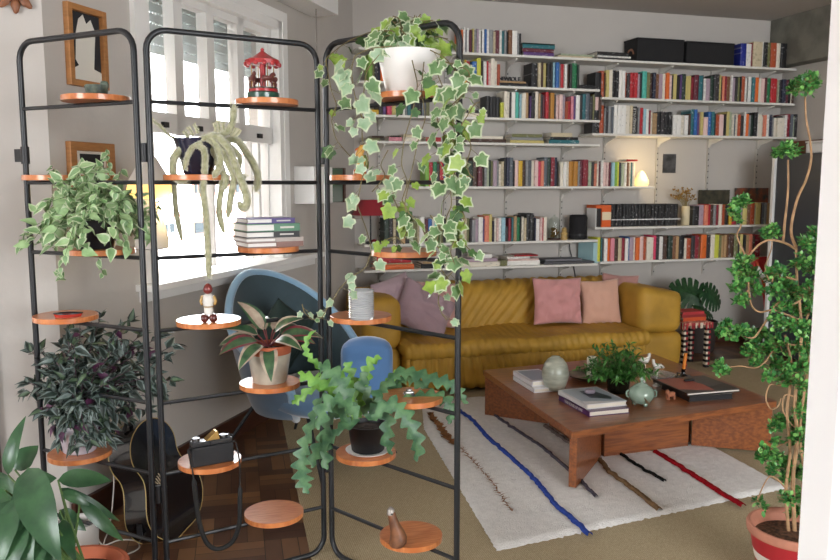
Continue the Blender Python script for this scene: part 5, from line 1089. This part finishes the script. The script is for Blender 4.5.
q = MB(); q.box(*cb_(.002, -.021, .07, .022, .006, .013), 0, M); q.build('eyepiece', BLACK, r, smooth=0, bevel=.002)
MB().cyl(c + M @ V((-.052, 0, .0845)), .013, .012, 20).build('rewind_knob', CHR, r)
MB().cyl(c + M @ V((.040, 0, .0845)), .012, .010, 20).build('shutter_dial', CHR, r); MB().cyl(c + M @ V((.06, .002, .0845)), .008, .007, 16).tube([c + M @ V((.06, .0, .092)), c + M @ V((.072, -.012, .092))], .003, 6).build('advance_lever', CHR, r)
MB().cyl(c + M @ V((0, .0231, .034)) - V((0, 0, 0)), .001, .001, 6).tube([c + M @ V((0, .0231, .036)), c + M @ V((0, .07, .036))], [.03, .028], 24).build('lens', BLACK, r)
q = MB(); P = [c + M @ V((.071, 0, .062)), c + M @ V((.082, -.01, .058)), D(239.5, 462, 2.63), D(240, 480, 2.66), D(240, 500, 2.68), D(239, 525, 2.7), D(232, 542, 2.72), D(218, 549, 2.72), D(207, 543, 2.7), D(200, 525, 2.68), D(196, 500, 2.66), D(193, 474, 2.63), D(188.5, 452, 2.61), c + M @ V((-.08, -.008, .058)), c + M @ V((-.071, 0, .062))]
S_ = []
for i in range(len(P) - 1):
    p0, p1, p2, p3 = P[max(0, i - 1)], P[i], P[i + 1], P[min(len(P) - 1, i + 2)]
    for j in range(6): t = j / 6; S_.append(.5 * (2 * p1 + (p2 - p0) * t + (2 * p0 - 5 * p1 + 4 * p2 - p3) * t * t + (3 * p1 - p0 - 3 * p2 + p3) * t ** 3))
S_.append(P[-1]); q.tube(S_, [.0028 + (.0055 if 20 < i < len(S_) - 20 else 0) for i in range(len(S_))], 8); q.build('strap', mat('black_strap', '161616', .7), r, smooth=180)

# panel 3 -------------------------------------------------------------
c = dz('ivy') + up + RT * .004; r = thing('ivy', 'variegated trailing ivy in a white pot on the right screen panel', 'plant', c)
MB().lathe(c, [(.0, 0), (.068, 0), (.074, .005), (.100, .118), (.104, .13), (.098, .13), (.07, .02), (0, .02)], 36, cap=False).build('pot', mat('white_plastic_pot', 'ecebe8', .35), r, smooth=50)
MB().lathe(c, [(0, .1), (.092, .102), (0, .12)], 24, cap=False).build('soil', SOIL, r)
q, st = MB(), MB(); R6 = random.Random(21)
MIX = [(0, 1)] * 3 + [(2, 2), (2, 1), (3, 3)]; PALEMIX = [(4, 1)] * 3 + [(0, 1)]
b0 = c + V((0, 0, .13))
for k in range(46):
    d = rdir(R6, -.1, 1); L = R6.uniform(.05, .15); e = b0 + V((d.x, d.y, 0)) * L + V((0, 0, .01 + d.z * .11)); vine(q, st, [b0 + V((d.x, d.y, 0)) * .04, b0 + d * L * .6 + V((0, 0, .03)), e], 5, .050, R6, MIX)
def V_(pts, n, size, dd=2.46, mats=MIX, jit=.03):
    P = [D(x, y, (t[0] if t else dd)) for x, y, *t in pts]; vine(q, st, P, n, size, R6, mats, jit)
V_([(392, 46), (372, 48), (355, 55), (351, 70), (354, 92), (358, 108), (362, 118)], 12, .062, 2.44, PALEMIX)
V_([(385, 48), (366, 70), (362, 110), (362, 140), (369, 158), (362, 178), (357, 205)], 13, .058, 2.45, PALEMIX)
V_([(400, 38), (375, 30), (350, 40), (338, 48), (326, 58), (326, 66)], 9, .045, 2.6)
V_([(326, 60), (331, 90), (337, 105), (331, 120), (336, 140), (350, 156)], 8, .05, 2.62)
V_([(430, 50), (446, 58), (458, 75), (462, 95), (452, 112), (455, 135), (450, 152)], 17, .056, 2.34)
V_([(436, 70), (448, 100), (436, 118), (445, 135), (438, 160), (448, 178)], 17, .056, 2.36)
V_([(440, 60), (470, 70), (468, 90), (452, 105)], 8, .052, 2.33)
V_([(412, 60), (418, 85), (413, 110), (404, 140), (401, 165), (408, 182), (402, 200)], 8, .045, 2.40)
V_([(424, 62), (421, 90), (426, 118), (418, 140), (412, 170), (404, 205), (410, 225), (404, 238)], 12, .052, 2.40)
V_([(448, 150), (456, 170), (450, 185), (452, 205), (445, 220), (455, 238), (450, 252), (456, 268), (447, 278), (440, 290)], 24, .055, 2.36)
V_([(446, 118), (462, 130), (472, 145), (466, 165), (470, 175), (474, 178)], 8, .058, 2.34)
V_([(452, 140), (466, 118), (474, 104), (480, 102)], 5, .055, 2.34)
V_([(430, 215), (440, 228), (436, 245), (444, 255), (440, 268), (452, 284)], 14, .052, 2.37)
V_([(460, 205), (466, 220), (458, 238), (470, 250)], 8, .055, 2.36)
V_([(402, 200), (410, 215), (420, 222), (425, 235)], 8, .06, 2.38)
V_([(357, 205), (366, 228), (372, 250), (366, 268), (350, 278), (340, 288), (333, 300)], 9, .048, 2.55, PALEMIX)
V_([(336, 296), (330, 303), (322, 318), (312, 320), (304, 312), (302, 304)], 6, .030, 2.66, PALEMIX)
V_([(399, 185), (392, 195), (398, 208)], 4, .05, 2.42)
V_([(385, 240), (396, 236), (404, 244)], 4, .045, 2.44)
V_([(440, 288), (438, 302), (442, 314), (447, 320)], 4, .03, 2.4, PALEMIX)
V_([(388, 150), (380, 165), (386, 176), (372, 192)], 5, .05, 2.46, PALEMIX)
q.build('foliage', [lm('ivy', '6d8c5c', '537547'), lm('ivy_edge', 'c3ccb0', 'a5b58e'), lm('ivy_lime', '93ad4e', '74923a'), lm('ivy_dark', '4f7040', '3a5a34'), lm('ivy_pale', '9db596', '84a27f')], r, smooth=180); st.build('stems', mat('ivy_stem', '6f6440', .7), r)
# parrot-like ceramic ornament
c = dz('bird', 360, 175) + up; r = thing('ceramic_bird', 'small yellow and orange ceramic bird behind the ivy', 'figurine', c)
MB().lathe(c, [(.022, 0), (.022, .018), (.018, .02)], 16).build('base', mat('orange_glaze', 'b8602c', .3), r, smooth=50)
MB().tube([c + V((0, 0, .02)), c + V((.006, 0, .045)), c + V((-.002, 0, .07)), c + V((.008, 0, .09)), c + V((.006, 0, .10))], [.012, .017, .014, .012, .006], 12).build('body', mat('yellow_glaze', 'c99a4a', .3), r, smooth=180)
MB().tube([c + V((.012, -.004, .065)), c + V((.022, -.004, .04)), c + V((.026, -.002, .02))], [.008, .009, .003], 8).build('wing', mat('green_glaze', '6a7a3a', .3), r, smooth=180)
MB().tube([c + V((-.003, 0, .088)), c + V((-.014, 0, .084)), c + V((-.016, 0, .078))], [.005, .003, .001], 8).build('beak', mat('orange_glaze', 'b8602c'), r)
# ribbed glass
c = dz('glass', 361.5, 319) + up; q = MB(); prof = []
for k in range(12): z_ = .004 + k * .0078; prof += [(.041, z_), (.0435, z_ + .0039)]
q.lathe(c, [(.0, 0), (.038, 0)] + prof + [(.042, .10), (.039, .10), (.038, .008), (0, .008)], 36, cap=False)
tag(q.build('tumbler', mat('smoky_glass', 'd5d8da', .18, trans=.45), smooth=30), 'ribbed grey glass tumbler on the right screen panel', 'glass')
c = dz('glass', 370, 320) + up; tag(MB().soft(c - V((.010, .007, 0)), c + V((.010, .007, .010)), .005, .004).build('pebble', WHITE, smooth=180), 'small white pebble in front of the ribbed tumbler', 'stone')
# silver trinket
c = dz('trinket', 409, 396) + up; r = thing('trinket', 'tiny silver metal car-like trinket on the orange disc', 'toy', c)
SILV = mat('tarnished_silver', '8c8a86', .3, metal=.9)
MB().soft(c + V((-.018, -.009, .004)), c + V((.018, .009, .016)), .004, .005).soft(c + V((-.010, -.008, .015)), c + V((.010, .008, .024)), .004, .004).build('body', SILV, r, smooth=60)
for x in (-.011, .011):
    for y in (-.0105, .0105): MB().tube([c + V((x, y - .0015, .006)), c + V((x, y + .0015, .006))], .006, 14).build('wheel', BLACK, r)
# fishbone cactus
c = dz('fishbone', 368, 452) + up; r = thing('fishbone_cactus', 'fishbone cactus with zigzag leaves in a black pot', 'plant', c); R7 = random.Random(8)
MB().lathe(c, [(.0, 0), (.05, 0), (.075, .006), (.08, .012), (.076, .012), (.05, .008), (0, .008)], 30, cap=False).build('saucer', WHITE, r, smooth=50)
MB().lathe(c + V((0, 0, .0085)), [(.0, 0), (.055, 0), (.058, .004), (.070, .09), (.074, .095), (.068, .095), (.055, .02), (0, .02)], 30, cap=False).build('pot', BLACK, r, smooth=50)
MB().lathe(c, [(0, .085), (.066, .088), (0, .098)], 20, cap=False).build('soil', SOIL, r)
q = MB(); b0 = c + V((0, 0, .098))
def zig(pts, dd, w, mi=0, lobes=None):
    P = [D(x, y, dd + (t[0] if t else 0)) for x, y, *t in pts]; S_ = []
    for i in range(len(P) - 1):
        p0, p1, p2, p3 = P[max(0, i - 1)], P[i], P[i + 1], P[min(len(P) - 1, i + 2)]
        for j in range(8): t = j / 8; S_.append(.5 * (2 * p1 + (p2 - p0) * t + (2 * p0 - 5 * p1 + 4 * p2 - p3) * t * t + (3 * p1 - p0 - 3 * p2 + p3) * t ** 3))
    S_.append(P[-1]); n = len(S_); Lt = sum((S_[i + 1] - S_[i]).length for i in range(n - 1)); per = .034; N = max(6, int(Lt / per) * 8); o = len(q.v); ph = R7.uniform(0, 1); tw = R7.uniform(-.5, .5)
    for i in range(N + 1):
        t = i / N * (n - 1); k = min(int(t), n - 2); p = S_[k].lerp(S_[k + 1], t - k); tg = (S_[k + 1] - S_[k]).normalized(); nn = -FW + V((0, 0, .35)); nn = (nn - tg * nn.dot(tg)).normalized(); nn = Matrix.Rotation(tw + .5 * math.sin(i / N * 5), 3, tg) @ nn; s = nn.cross(tg)
        env = min(1, (i / N) * 5 + .2) * min(1, (1 - i / N) * 6 + .1)
        def lob(x): x = x % 1; return .22 + .78 * ((x / .68) ** .8 if x < .68 else ((1 - x) / .32) ** .9)
        a, b = lob(i / 8 + ph) * w * 1.15 * env, lob(i / 8 + ph + .5) * w * 1.15 * env
        q.v += [p - s * a + nn * a * .25, p + nn * -.002, p + s * b + nn * b * .25]
        if i:
            for j in range(2): x = o + (i - 1) * 3 + j; q.f.append((x, x + 3, x + 4, x + 1)); q.m.append(mi)
zz_ = [([(350, 425), (335, 408), (322, 400), (314, 420), (306, 445), (302, 465), (304, 482), (308, 494)], 2.55, .034, 0), ([(352, 424), (338, 415), (328, 425), (324, 450), (327, 470)], 2.62, .028, 0), ([(355, 420), (345, 400), (330, 385), (310, 378), (298, 372)], 2.62, .026, 1), ([(352, 415), (345, 395), (338, 380), (325, 368), (318, 366)], 2.58, .036, 0),
       ([(360, 418), (362, 395), (366, 375), (372, 362), (382, 358)], 2.70, .024, 1), ([(356, 418), (352, 400), (345, 385), (332, 372)], 2.66, .03, 1), ([(370, 418), (376, 400), (388, 382), (400, 372), (418, 374), (436, 380), (452, 385), (460, 396), (468, 404)], 2.66, .026, 0), ([(372, 418), (390, 405), (400, 410), (410, 425), (417, 445), (416, 462)], 2.52, .032, 0),
       ([(368, 420), (382, 410), (388, 420), (386, 440), (392, 455)], 2.58, .026, 0), ([(374, 415), (395, 385), (410, 378), (425, 388), (430, 402)], 2.72, .026, 0), ([(372, 412), (384, 395), (396, 378), (405, 368)], 2.74, .026, 1), ([(362, 415), (356, 390), (350, 372), (345, 362)], 2.72, .024, 1),
       ([(350, 420), (335, 395), (316, 388), (300, 398), (292, 404)], 2.66, .018, 1), ([(376, 416), (410, 400), (430, 395), (445, 400), (452, 412), (448, 424)], 2.62, .026, 0), ([(360, 420), (340, 430), (330, 440), (316, 452), (312, 468)], 2.60, .026, 0), ([(364, 416), (368, 400), (362, 385), (368, 372)], 2.64, .026, 0),
       ([(358, 418), (350, 408), (340, 402), (330, 402), (322, 412), (318, 430)], 2.5, .03, 0), ([(366, 418), (378, 408), (380, 398), (372, 390)], 2.56, .028, 0), ([(346, 420), (340, 385), (325, 372), (312, 360), (306, 350), (308, 338), (316, 330)], 2.64, .014, 1)]
for z_ in zz_: zig(*z_)
q.build('leaves', [lm('fishbone', '5a7f56', '3a5f42', .4), lm('fishbone_light', '7fae52', '5f9240', .4)], r, smooth=180)
# wooden shoe last
c = dz('last', 396, 545) + up; r = thing('shoe_last', 'antique wooden shoe last standing on the bottom right disc', 'shoe last', c); q = MB()
secs = [(0, .001, .024, .030), (.012, -.002, .028, .036), (.03, -.003, .027, .032), (.05, .0, .023, .026), (.075, .006, .018, .020), (.1, .010, .014, .015), (.118, .012, .011, .012), (.126, .0125, .006, .007)]
o = 0; n = 18
for (z_, off, rx, ry) in secs:
    for j in range(n): a = 2 * pi * j / n; q.v.append(c + V((-off * 1.6 + .004 + rx * math.cos(a), ry * math.sin(a), z_)))
for i in range(len(secs) - 1):
    for j in range(n): q.f.append((i * n + j, i * n + (j + 1) % n, (i + 1) * n + (j + 1) % n, (i + 1) * n + j)); q.m.append(0)
q.f += [tuple(reversed(range(n))), tuple((len(secs) - 1) * n + j for j in range(n))]; q.m += [0, 0]
q.build('last', mat('old_shoe_wood', '86583a', .5, var=.45, vs=25, hx2='5d3c2a'), r, smooth=60)
tpz = c + V((-.017, 0, .108)); MB().lathe(tpz, [(.0135, 0), (.0125, .016), (.006, .024), (0, .0245)], 16, cap=False).build('metal_cap', mat('pale_metal', '9d968f', .4, metal=.4), r, smooth=60)
MB().soft(tpz + V((-.004, -.016, .002)), tpz + V((.004, -.009, .008)), .003, .003).build('hole', BLACK, r)

# ------------------------------------------------------------------ things near the left wall
# lamp by the window
lc = PL(152, 240, W(0, .28, 0), WN); lc.z = 0; r = thing('floor_lamp', 'white paper floor lamp glowing warm beside the window', 'lamp', lc); PAP = mat('white_paper_shade', 'dcd6cc', .9, sub=.2)
kk = (lc - CAM).dot(FW) / 790
def zl_(py): return Y(152, py, lc.y).z
MB().lathe(lc, [(.005, zl_(152)), (.03, zl_(158)), (.088, zl_(184)), (.086, zl_(184)), (.028, zl_(159))], 32, cap=False).build('upper_shade', PAP, r, smooth=60)
MB().lathe(lc, [(.084, zl_(184.5)), (.09, zl_(190)), (.07, zl_(198)), (.02, zl_(199))], 32, cap=False).build('diffuser', mat('warm_diffuser', 'e0c890', .8, emit='ffcf70', es=.9), r, smooth=60)
MB().lathe(lc, [(.02, zl_(199.5)), (.035, zl_(205)), (.066, zl_(240)), (.064, zl_(248)), (.05, zl_(249)), (.02, zl_(249))], 32, cap=False).build('lower_shade', PAP, r, smooth=60)
MB().tube([lc + V((0, 0, .02)), lc + V((0, 0, zl_(249)))], .008, 8).build('pole', mat('grey_pole', 'a5a39f', .5), r); MB().cyl(lc + V((0, 0, .0005)), .09, .02, 28).build('base', DARKM, r)
# guitar leaning on the wall
gbp = Z(164, 552, .0); r = thing('instrument_case', 'black waisted instrument case with cream piping leaning against the left wall', 'case', (gbp.x, gbp.y, 0)); gx = WD; gn = (WN + V((0, 0, .30))).normalized(); gu = (V((0, 0, 1)) - gn * gn.z).normalized(); gx = gu.cross(gn) * -1; Rg = Matrix.Rotation(.16, 3, gn); gx = Rg @ gx; gu = Rg @ gu
g0 = V((gbp.x, gbp.y, .012)) + WD * .19 + WN * -.02
outl = []
for k in range(40):
    t = k / 39 * pi; y = .24 - .24 * math.cos(t); w = (.185 * math.sin(t) ** .62 if y < .2 else 0) or 0
    s = y / .48; w = .19 * (max(0, 1 - ((s - .27) / .29) ** 2)) ** .5 if s < .27 else (.115 + .075 * math.cos((s - .27) / .33 * pi) if s < .60 else .14 * max(0, 1 - ((s - .75) / .25) ** 2) ** .5 if s > .75 else .04 + .1 * (1 - math.cos((s - .60) / .15 * pi)) / 2)
    if .27 <= s < .60: w = .125 + .065 * (1 + math.cos((s - .27) / .33 * pi)) / 2
    elif .60 <= s <= .75: w = .125 + .017 * (1 - math.cos((s - .60) / .15 * pi)) / 2
    elif s > .75: w = .142 * max(0, 1 - ((s - .75) / .25) ** 2) ** .5
    outl.append((w, y))
full = outl + [(-w, y) for w, y in reversed(outl[1:-1])]
GP = lambda w, y, d_: g0 + gx * w + gu * y + gn * d_
GB = mat('black_lacquer', '121113', .22, coat=.5)
n = len(full); q = MB(); q.add([GP(w, y, 0) for w, y in full] + [GP(w, y, -.105) for w, y in full], [tuple(range(n)), tuple(reversed(range(n, 2 * n)))] + [(i, i + n, (i + 1) % n + n, (i + 1) % n) for i in range(n)]); q.build('body', GB, r, smooth=30)
MB().tube([GP(w, y, 0) for w, y in full], .0019, 6, closed=True).tube([GP(w, y, -.105) for w, y in full], .0019, 6, closed=True).build('binding', mat('cream_binding', 'b39a5e', .5), r)
q = MB()
for k in range(4): q.tube([GP(.02 + .012 * k, .20 + .01 * k, .001), GP(.035 + .012 * k, .27 - .005 * k, .001)], .003, 5)
q.build('pale_mark', mat('pale_mark', 'a89a80', .6), r)
MB().tube([GP(.0, .47, -.05), GP(.03, .50, -.05), GP(.06, .475, -.05)], .008, 8).build('handle', BLACK, r)
MB().box(GP(.19, .12, -.05), (.02, .03, .05), 0).build('buckle', BLACK, r, smooth=0)
# small dark plant sprig behind the screen
c0 = Z(166, 470, .3); c1 = D(170, 428, 2.85)
# cable by the left wall
P = [D(113, 455, 3.1), D(114, 480, 3.12), D(112, 510, 3.14), Z(108, 533, .005), Z(104, 548, .005), Z(118, 556, .005), Z(138, 549, .005), Z(136, 541, .005), Z(120, 540, .005), Z(103, 545, .005), Z(97, 535, .005), D(97, 520, 3.1), D(103, 508, 3.1)]
S_ = []
for i in range(len(P) - 1):
    p0, p1, p2, p3 = P[max(0, i - 1)], P[i], P[i + 1], P[min(len(P) - 1, i + 2)]
    for j in range(6): t = j / 6; S_.append(.5 * (2 * p1 + (p2 - p0) * t + (2 * p0 - 5 * p1 + 4 * p2 - p3) * t * t + (3 * p1 - p0 - 3 * p2 + p3) * t ** 3))
for p in S_: p.z = max(p.z, .0045)
tag(MB().tube(S_, .0028, 6).build('white_cable', mat('white_cable', 'b9b4ac', .5)), 'thin white cable hanging and coiling on the floor by the left wall', 'cable')
# peace lily
pc3 = Z(52, 600, 0); pc3 = V((-.36, 2.52, 0)); r = thing('peace_lily', 'large leaved peace lily in terracotta pot at the left front', 'plant', pc3); R8 = random.Random(4)
MB().lathe(pc3 + V((0, 0, .0005)), [(.0, 0), (.10, 0), (.105, .004), (.14, .19), (.152, .19), (.155, .225), (.14, .225), (.13, .19), (.1, .03), (0, .03)], 32, cap=False).build('pot', TERRA, r, smooth=40)
MB().lathe(pc3, [(0, .19), (.132, .19), (0, .21)], 24, cap=False).build('soil', SOIL, r)
q, st = MB(), MB()
def lily(base, tip, w, dd0, dd1, mi=(0, 0), up_=None, bend=.9, hold=.5):
    """leaf from a pixel base to a pixel tip; blade starts at the base pixel"""
    a, b = D(base[0], base[1], dd0), D(tip[0], tip[1], dd1); L = (b - a).length; d = (b - a).normalized(); n = V(up_) if up_ else -FW + V((0, 0, .6))
    M = leafM(d, n); M = M @ Matrix.Rotation(-bend * .45, 3, 'Y') 
    blade(q, a, M, L * 1.08, w, 12, prof=lambda t: (math.sin(pi * t ** .72)) ** .85 * (1 - .12 * t), bend=bend, fold_=.16, mi=mi, stripe_=.5, wav=.06)
    st.tube([pc3 + V((R8.uniform(-.04, .04), R8.uniform(-.04, .04), .2)), (pc3 + V((0, 0, .2))).lerp(a, .6) + V((0, 0, .04)), a], [.005, .004, .003], 6)
for A in (((28, 468), (58, 558), .115, 2.36, 2.22), ((22, 488), (36, 542), .085, 2.33, 2.25), ((22, 485), (55, 478), .075, 2.38, 2.40), ((8, 475), (24, 418), .05, 2.5, 2.55), ((15, 470), (37, 446), .085, 2.55, 2.6), ((58, 480), (110, 480), .065, 2.5, 2.6), ((60, 488), (118, 520), .04, 2.5, 2.58), ((80, 500), (122, 540), .045, 2.5, 2.55), ((62, 492), (90, 505), .035, 2.48, 2.5), ((10, 500), (0, 565), .10, 2.3, 2.2), ((20, 520), (10, 575), .09, 2.28, 2.2), ((40, 540), (20, 590), .09, 2.28, 2.2), ((5, 490), (-25, 520), .09, 2.35, 2.3), ((20, 505), (-12, 470), .08, 2.5, 2.55), ((60, 510), (85, 530), .05, 2.5, 2.5), ((62, 520), (75, 560), .05, 2.4, 2.35), ((45, 520), (50, 580), .08, 2.3, 2.25), ((18, 512), (30, 570), .09, 2.3, 2.22), ((30, 500), (-5, 545), .09, 2.3, 2.24)): lily(*A)
q.build('leaves', [lm('lily', '3f6440', '2c4b33', .28, vs=12)], r, smooth=180); st.build('stems', mat('green_stem', '4e6a35'), r)
wp = Z(74, 560, .0); wp = V((-.41, 2.93, 0)); r = thing('flower_pot', 'tall pale empty-looking pot behind the peace lily', 'pot', wp)
MB().lathe(wp + V((0, 0, .0005)), [(.0, 0), (.06, 0), (.065, .005), (.075, .2), (.072, .205), (.066, .2), (.058, .02), (0, .02)], 28, cap=False).build('pot', mat('pale_glaze_pot', 'b9b5af', .5), r, smooth=50)

# ------------------------------------------------------------------ tall jade plant on the right
jb = V((2.02, 2.17, 0)); r = thing('jade_tree', 'tall rambling jade tree in a red and white striped pot', 'plant', jb); R9 = random.Random(14)
JR = mat('pot_red', 'a8232b', .5); JW = mat('pot_white', 'd9cfc6', .6)
MB().lathe(jb + V((0, 0, .0065)), [(.0, 0), (.11, 0), (.113, .004), (.128, .075)], 40, cap=False).build('pot', TERRA, r, smooth=40)
MB().lathe(jb, [(.1285, .0822), (.136, .115)], 40, cap=False).build('white_band', JW, r); MB().lathe(jb, [(.1362, .1155), (.147, .175)], 40, cap=False).build('red_band', JR, r)
MB().lathe(jb, [(.147, .1755), (.158, .18), (.161, .202), (.157, .21), (.148, .21), (.140, .18), (.13, .165)], 40, cap=False).build('pot_rim', mat('pale_terracotta_rim', 'b87a62', .7, var=.15, vs=20), r, smooth=50)
MB().lathe(jb, [(0, .165), (.139, .168), (0, .18)], 28, cap=False).build('soil', mat('bark_mulch', '6d4b34', .95, var=.7, vs=70, bump=1, bs=60), r)
JD = (jb - CAM).dot(FW)
q, st = MB(), MB()
def jstem(pts, r0, r1=None):
    P = [D(x, y, JD + (t[0] if t else 0)) for x, y, *t in pts]; S_ = []
    for i in range(len(P) - 1):
        p0, p1, p2, p3 = P[max(0, i - 1)], P[i], P[i + 1], P[min(len(P) - 1, i + 2)]
        for j in range(6): t = j / 6; S_.append(.5 * (2 * p1 + (p2 - p0) * t + (2 * p0 - 5 * p1 + 4 * p2 - p3) * t * t + (3 * p1 - p0 - 3 * p2 + p3) * t ** 3))
    S_.append(P[-1]); n = len(S_); st.tube(S_, [r0 + ((r1 or r0) - r0) * i / n for i in range(n)], 7); return S_
b_ = jb + V((0, 0, .175))
def pix(p): v = p - CAM; z = v.dot(FW); return (420 + 790 * v.dot(RT) / z, 280 - 790 * v.dot(UP) / z)
bx, by = pix(b_)
jstem([(bx, by), (793, 480), (797, 440), (795, 400), (800, 360), (801, 320), (797, 280), (796, 245)], .0075, .004)
jstem([(bx + 6, by), (803, 470), (800, 430), (806, 380), (812, 330), (814, 280)], .0055, .0035); jstem([(bx - 6, by), (786, 490), (790, 450), (787, 410), (792, 370), (785, 335)], .006, .004)
jstem([(797, 250), (785, 243), (770, 240), (760, 244), (752, 252), (747, 258), (741, 246), (737, 235), (741, 225), (739, 212)], .0045, .0025)
jstem([(796, 247), (791, 230), (797, 200), (806, 180), (811, 160), (810, 140), (806, 118), (805, 92)], .0055, .003); jstem([(783, 243), (785, 220), (788, 190), (788, 160)], .005, .003)
jstem([(800, 320), (790, 316), (780, 312), (772, 310), (760, 312), (752, 306), (749, 292), (748, 275)], .004, .003); jstem([(748, 290), (744, 296), (738, 300)], .003, .002)
jstem([(812, 285), (800, 300), (790, 305), (778, 303), (768, 318), (760, 330), (752, 338), (735, 332), (722, 330)], .004, .003); jstem([(795, 345), (782, 345), (772, 352), (765, 362), (755, 368), (740, 366), (725, 368)], .003, .002)
jstem([(795, 380), (780, 385), (770, 385), (766, 398), (771, 409), (778, 406), (781, 398)], .003, .002); jstem([(797, 398), (785, 395), (783, 410), (792, 425), (800, 430)], .003, .002); jstem([(793, 440), (780, 445), (770, 450)], .003, .002); jstem([(795, 500), (778, 480), (768, 478), (757, 500)], .003, .002)
jstem([(801, 330), (811, 310), (818, 300)], .004, .003); jstem([(797, 280), (780, 275), (776, 268), (772, 282)], .004, .002); jstem([(772, 240), (771, 250), (765, 268), (769, 280)], .002, .002)
def spray(px, py, rad, n, dd=0, sz=.0205):
    n = int(n * 3.0)
    c = D(px, py, JD + dd); R_ = rad * JD / 790
    for k in range(max(2, n // 5)):
        d = rdir(R9, -.7, 1); e = c + d * R_ * .85; st.tube([c, e], .0015, 4)
        for j in range(7):
            p = c.lerp(e, .25 + .75 * j / 6) + rdir(R9) * .006; ld = (d * .5 + rdir(R9)).normalized(); s = sz * R9.uniform(.65, 1.15)
            blade(q, p, leafM(ld, V((0, 0, 1)) + rdir(R9) * .5), s, s * .72, 3, prof=lambda t: math.sin(pi * min(1, .08 + .92 * t) ** 1.1) ** .6, bend=-.4, fold_=.2, mi=R9.choice(((0, 0), (0, 0), (1, 1), (2, 2))))
for a in ((805, 86, 15, 60), (812, 82, 10, 30), (797, 88, 9, 28), (786, 151, 10, 45), (779, 153, 7, 24), (793, 150, 8, 24), (739, 203, 7, 32), (734, 212, 6, 20), (744, 200, 6, 20), (737, 220, 4, 10), (771, 232, 8, 28), (766, 235, 5, 14), (745, 262, 9, 34), (738, 270, 8, 26), (750, 274, 8, 26), (737, 288, 7, 24), (741, 300, 7, 20), (756, 290, 6, 16), (748, 282, 7, 20),
          (778, 272, 9, 34), (770, 278, 7, 24), (786, 282, 9, 34), (775, 292, 8, 24), (815, 236, 9, 34), (806, 244, 8, 28), (818, 252, 9, 30), (800, 262, 9, 30), (812, 270, 10, 34), (822, 262, 8, 24), (795, 292, 10, 36), (810, 292, 10, 36), (822, 290, 8, 24), (783, 305, 9, 30), (798, 310, 10, 36), (812, 312, 10, 36), (777, 322, 9, 30), (790, 326, 10, 38), (804, 330, 10, 38), (816, 330, 9, 30),
          (722, 331, 6, 22), (728, 326, 6, 22), (733, 335, 6, 20), (741, 332, 7, 24), (750, 337, 7, 24), (758, 345, 7, 24), (752, 352, 8, 28), (765, 335, 9, 30), (768, 350, 10, 34), (757, 362, 6, 20), (780, 345, 11, 38), (793, 350, 11, 38), (807, 350, 10, 34), (775, 365, 9, 30), (788, 370, 10, 36), (802, 368, 10, 34), (814, 366, 8, 26), (770, 376, 6, 18), (785, 380, 8, 26), (800, 385, 9, 28), (812, 388, 8, 24), (718, 366, 6, 22), (723, 372, 5, 14),
          (806, 402, 9, 30), (798, 412, 8, 24), (812, 420, 9, 30), (775, 428, 6, 20), (781, 420, 7, 22), (776, 442, 5, 14), (790, 425, 8, 26), (803, 437, 9, 28), (810, 450, 8, 26), (768, 452, 7, 24), (762, 458, 6, 20), (776, 458, 7, 24), (785, 466, 8, 26), (772, 470, 6, 18), (795, 470, 8, 26), (806, 476, 8, 26), (783, 478, 7, 20), (800, 495, 8, 26), (786, 500, 8, 26), (795, 512, 7, 22), (757, 500, 4, 8), (764, 508, 4, 8), (808, 510, 8, 24), (803, 425, 9, 26), (794, 440, 7, 20), (808, 465, 8, 24)):
    spray(a[0], a[1], a[2] * (.85 if a[1] < 225 else 1.05), a[3], R9.uniform(-.10, .10))
q.build('foliage', [lm('jade', '56934a', '43803c', .3), lm('jade_light', '86ba68', '70a856', .3), lm('jade_dark', '38703a', '2b5c31', .3)], r, smooth=180); st.build('stems', mat('jade_stem', 'ad8862', .7, var=.3, vs=40), r)

# ------------------------------------------------------------------ light: daylight from outside, two small lamps
wd = bpy.data.worlds.new('daylight'); S.world = wd; wd.use_nodes = True; bg = wd.node_tree.nodes['Background']
bg.inputs[0].default_value = (.94, .97, 1.0, 1); bg.inputs[1].default_value = SKY
def lamp(name, loc, e, col, rad):
    l = bpy.data.lights.new(name, 'POINT'); l.energy = e; l.color = col; l.shadow_soft_size = rad; o = bpy.data.objects.new(name, l); COL.objects.link(o); o.location = loc; return o
lamp('shelf_lamp_bulb', V((lp.x + .02, 5.66, zE + .15)), 1.6, (1, .76, .42), .04)
lamp('floor_lamp_bulb', lc + V((.0, 0, zl_(206) - .0)) + WN * .10, .8, (1, .75, .4), .05)
def portal(name, c, n, sx, sy, up_=V((0, 0, 1))):
    l = bpy.data.lights.new(name, 'AREA'); l.shape = 'RECTANGLE'; l.size = sx; l.size_y = sy; l.cycles.is_portal = True
    o = bpy.data.objects.new(name, l); COL.objects.link(o); o.location = c; z = -V(n).normalized(); x = up_.cross(z).normalized(); o.rotation_euler = basis(x, z.cross(x), z).to_euler(); return o
portal('window_portal', W((s0 + s1) / 2, -.24, (zb + zt) / 2), WN, s1 - s0, zt - zb)
portal('added_opening_portal', V((-3.46, -.5, 1.6)), V((1, 0, 0)), 2.4, 1.4)  # guides sky light through the opening added in the unseen left wall
portal('rear_window_portal', V((2.7, -3.25, 1.6)), V((0, 1, 0)), 3.0, 1.6)
S.view_settings.view_transform = 'Standard'; S.view_settings.look = 'None'; S.view_settings.exposure = EXPO; S.view_settings.gamma = 1
S.cycles.max_bounces = 8; S.cycles.diffuse_bounces = 5; S.cycles.transparent_max_bounces = 16; S.cycles.sample_clamp_indirect = 6
S.cycles.use_denoising = True
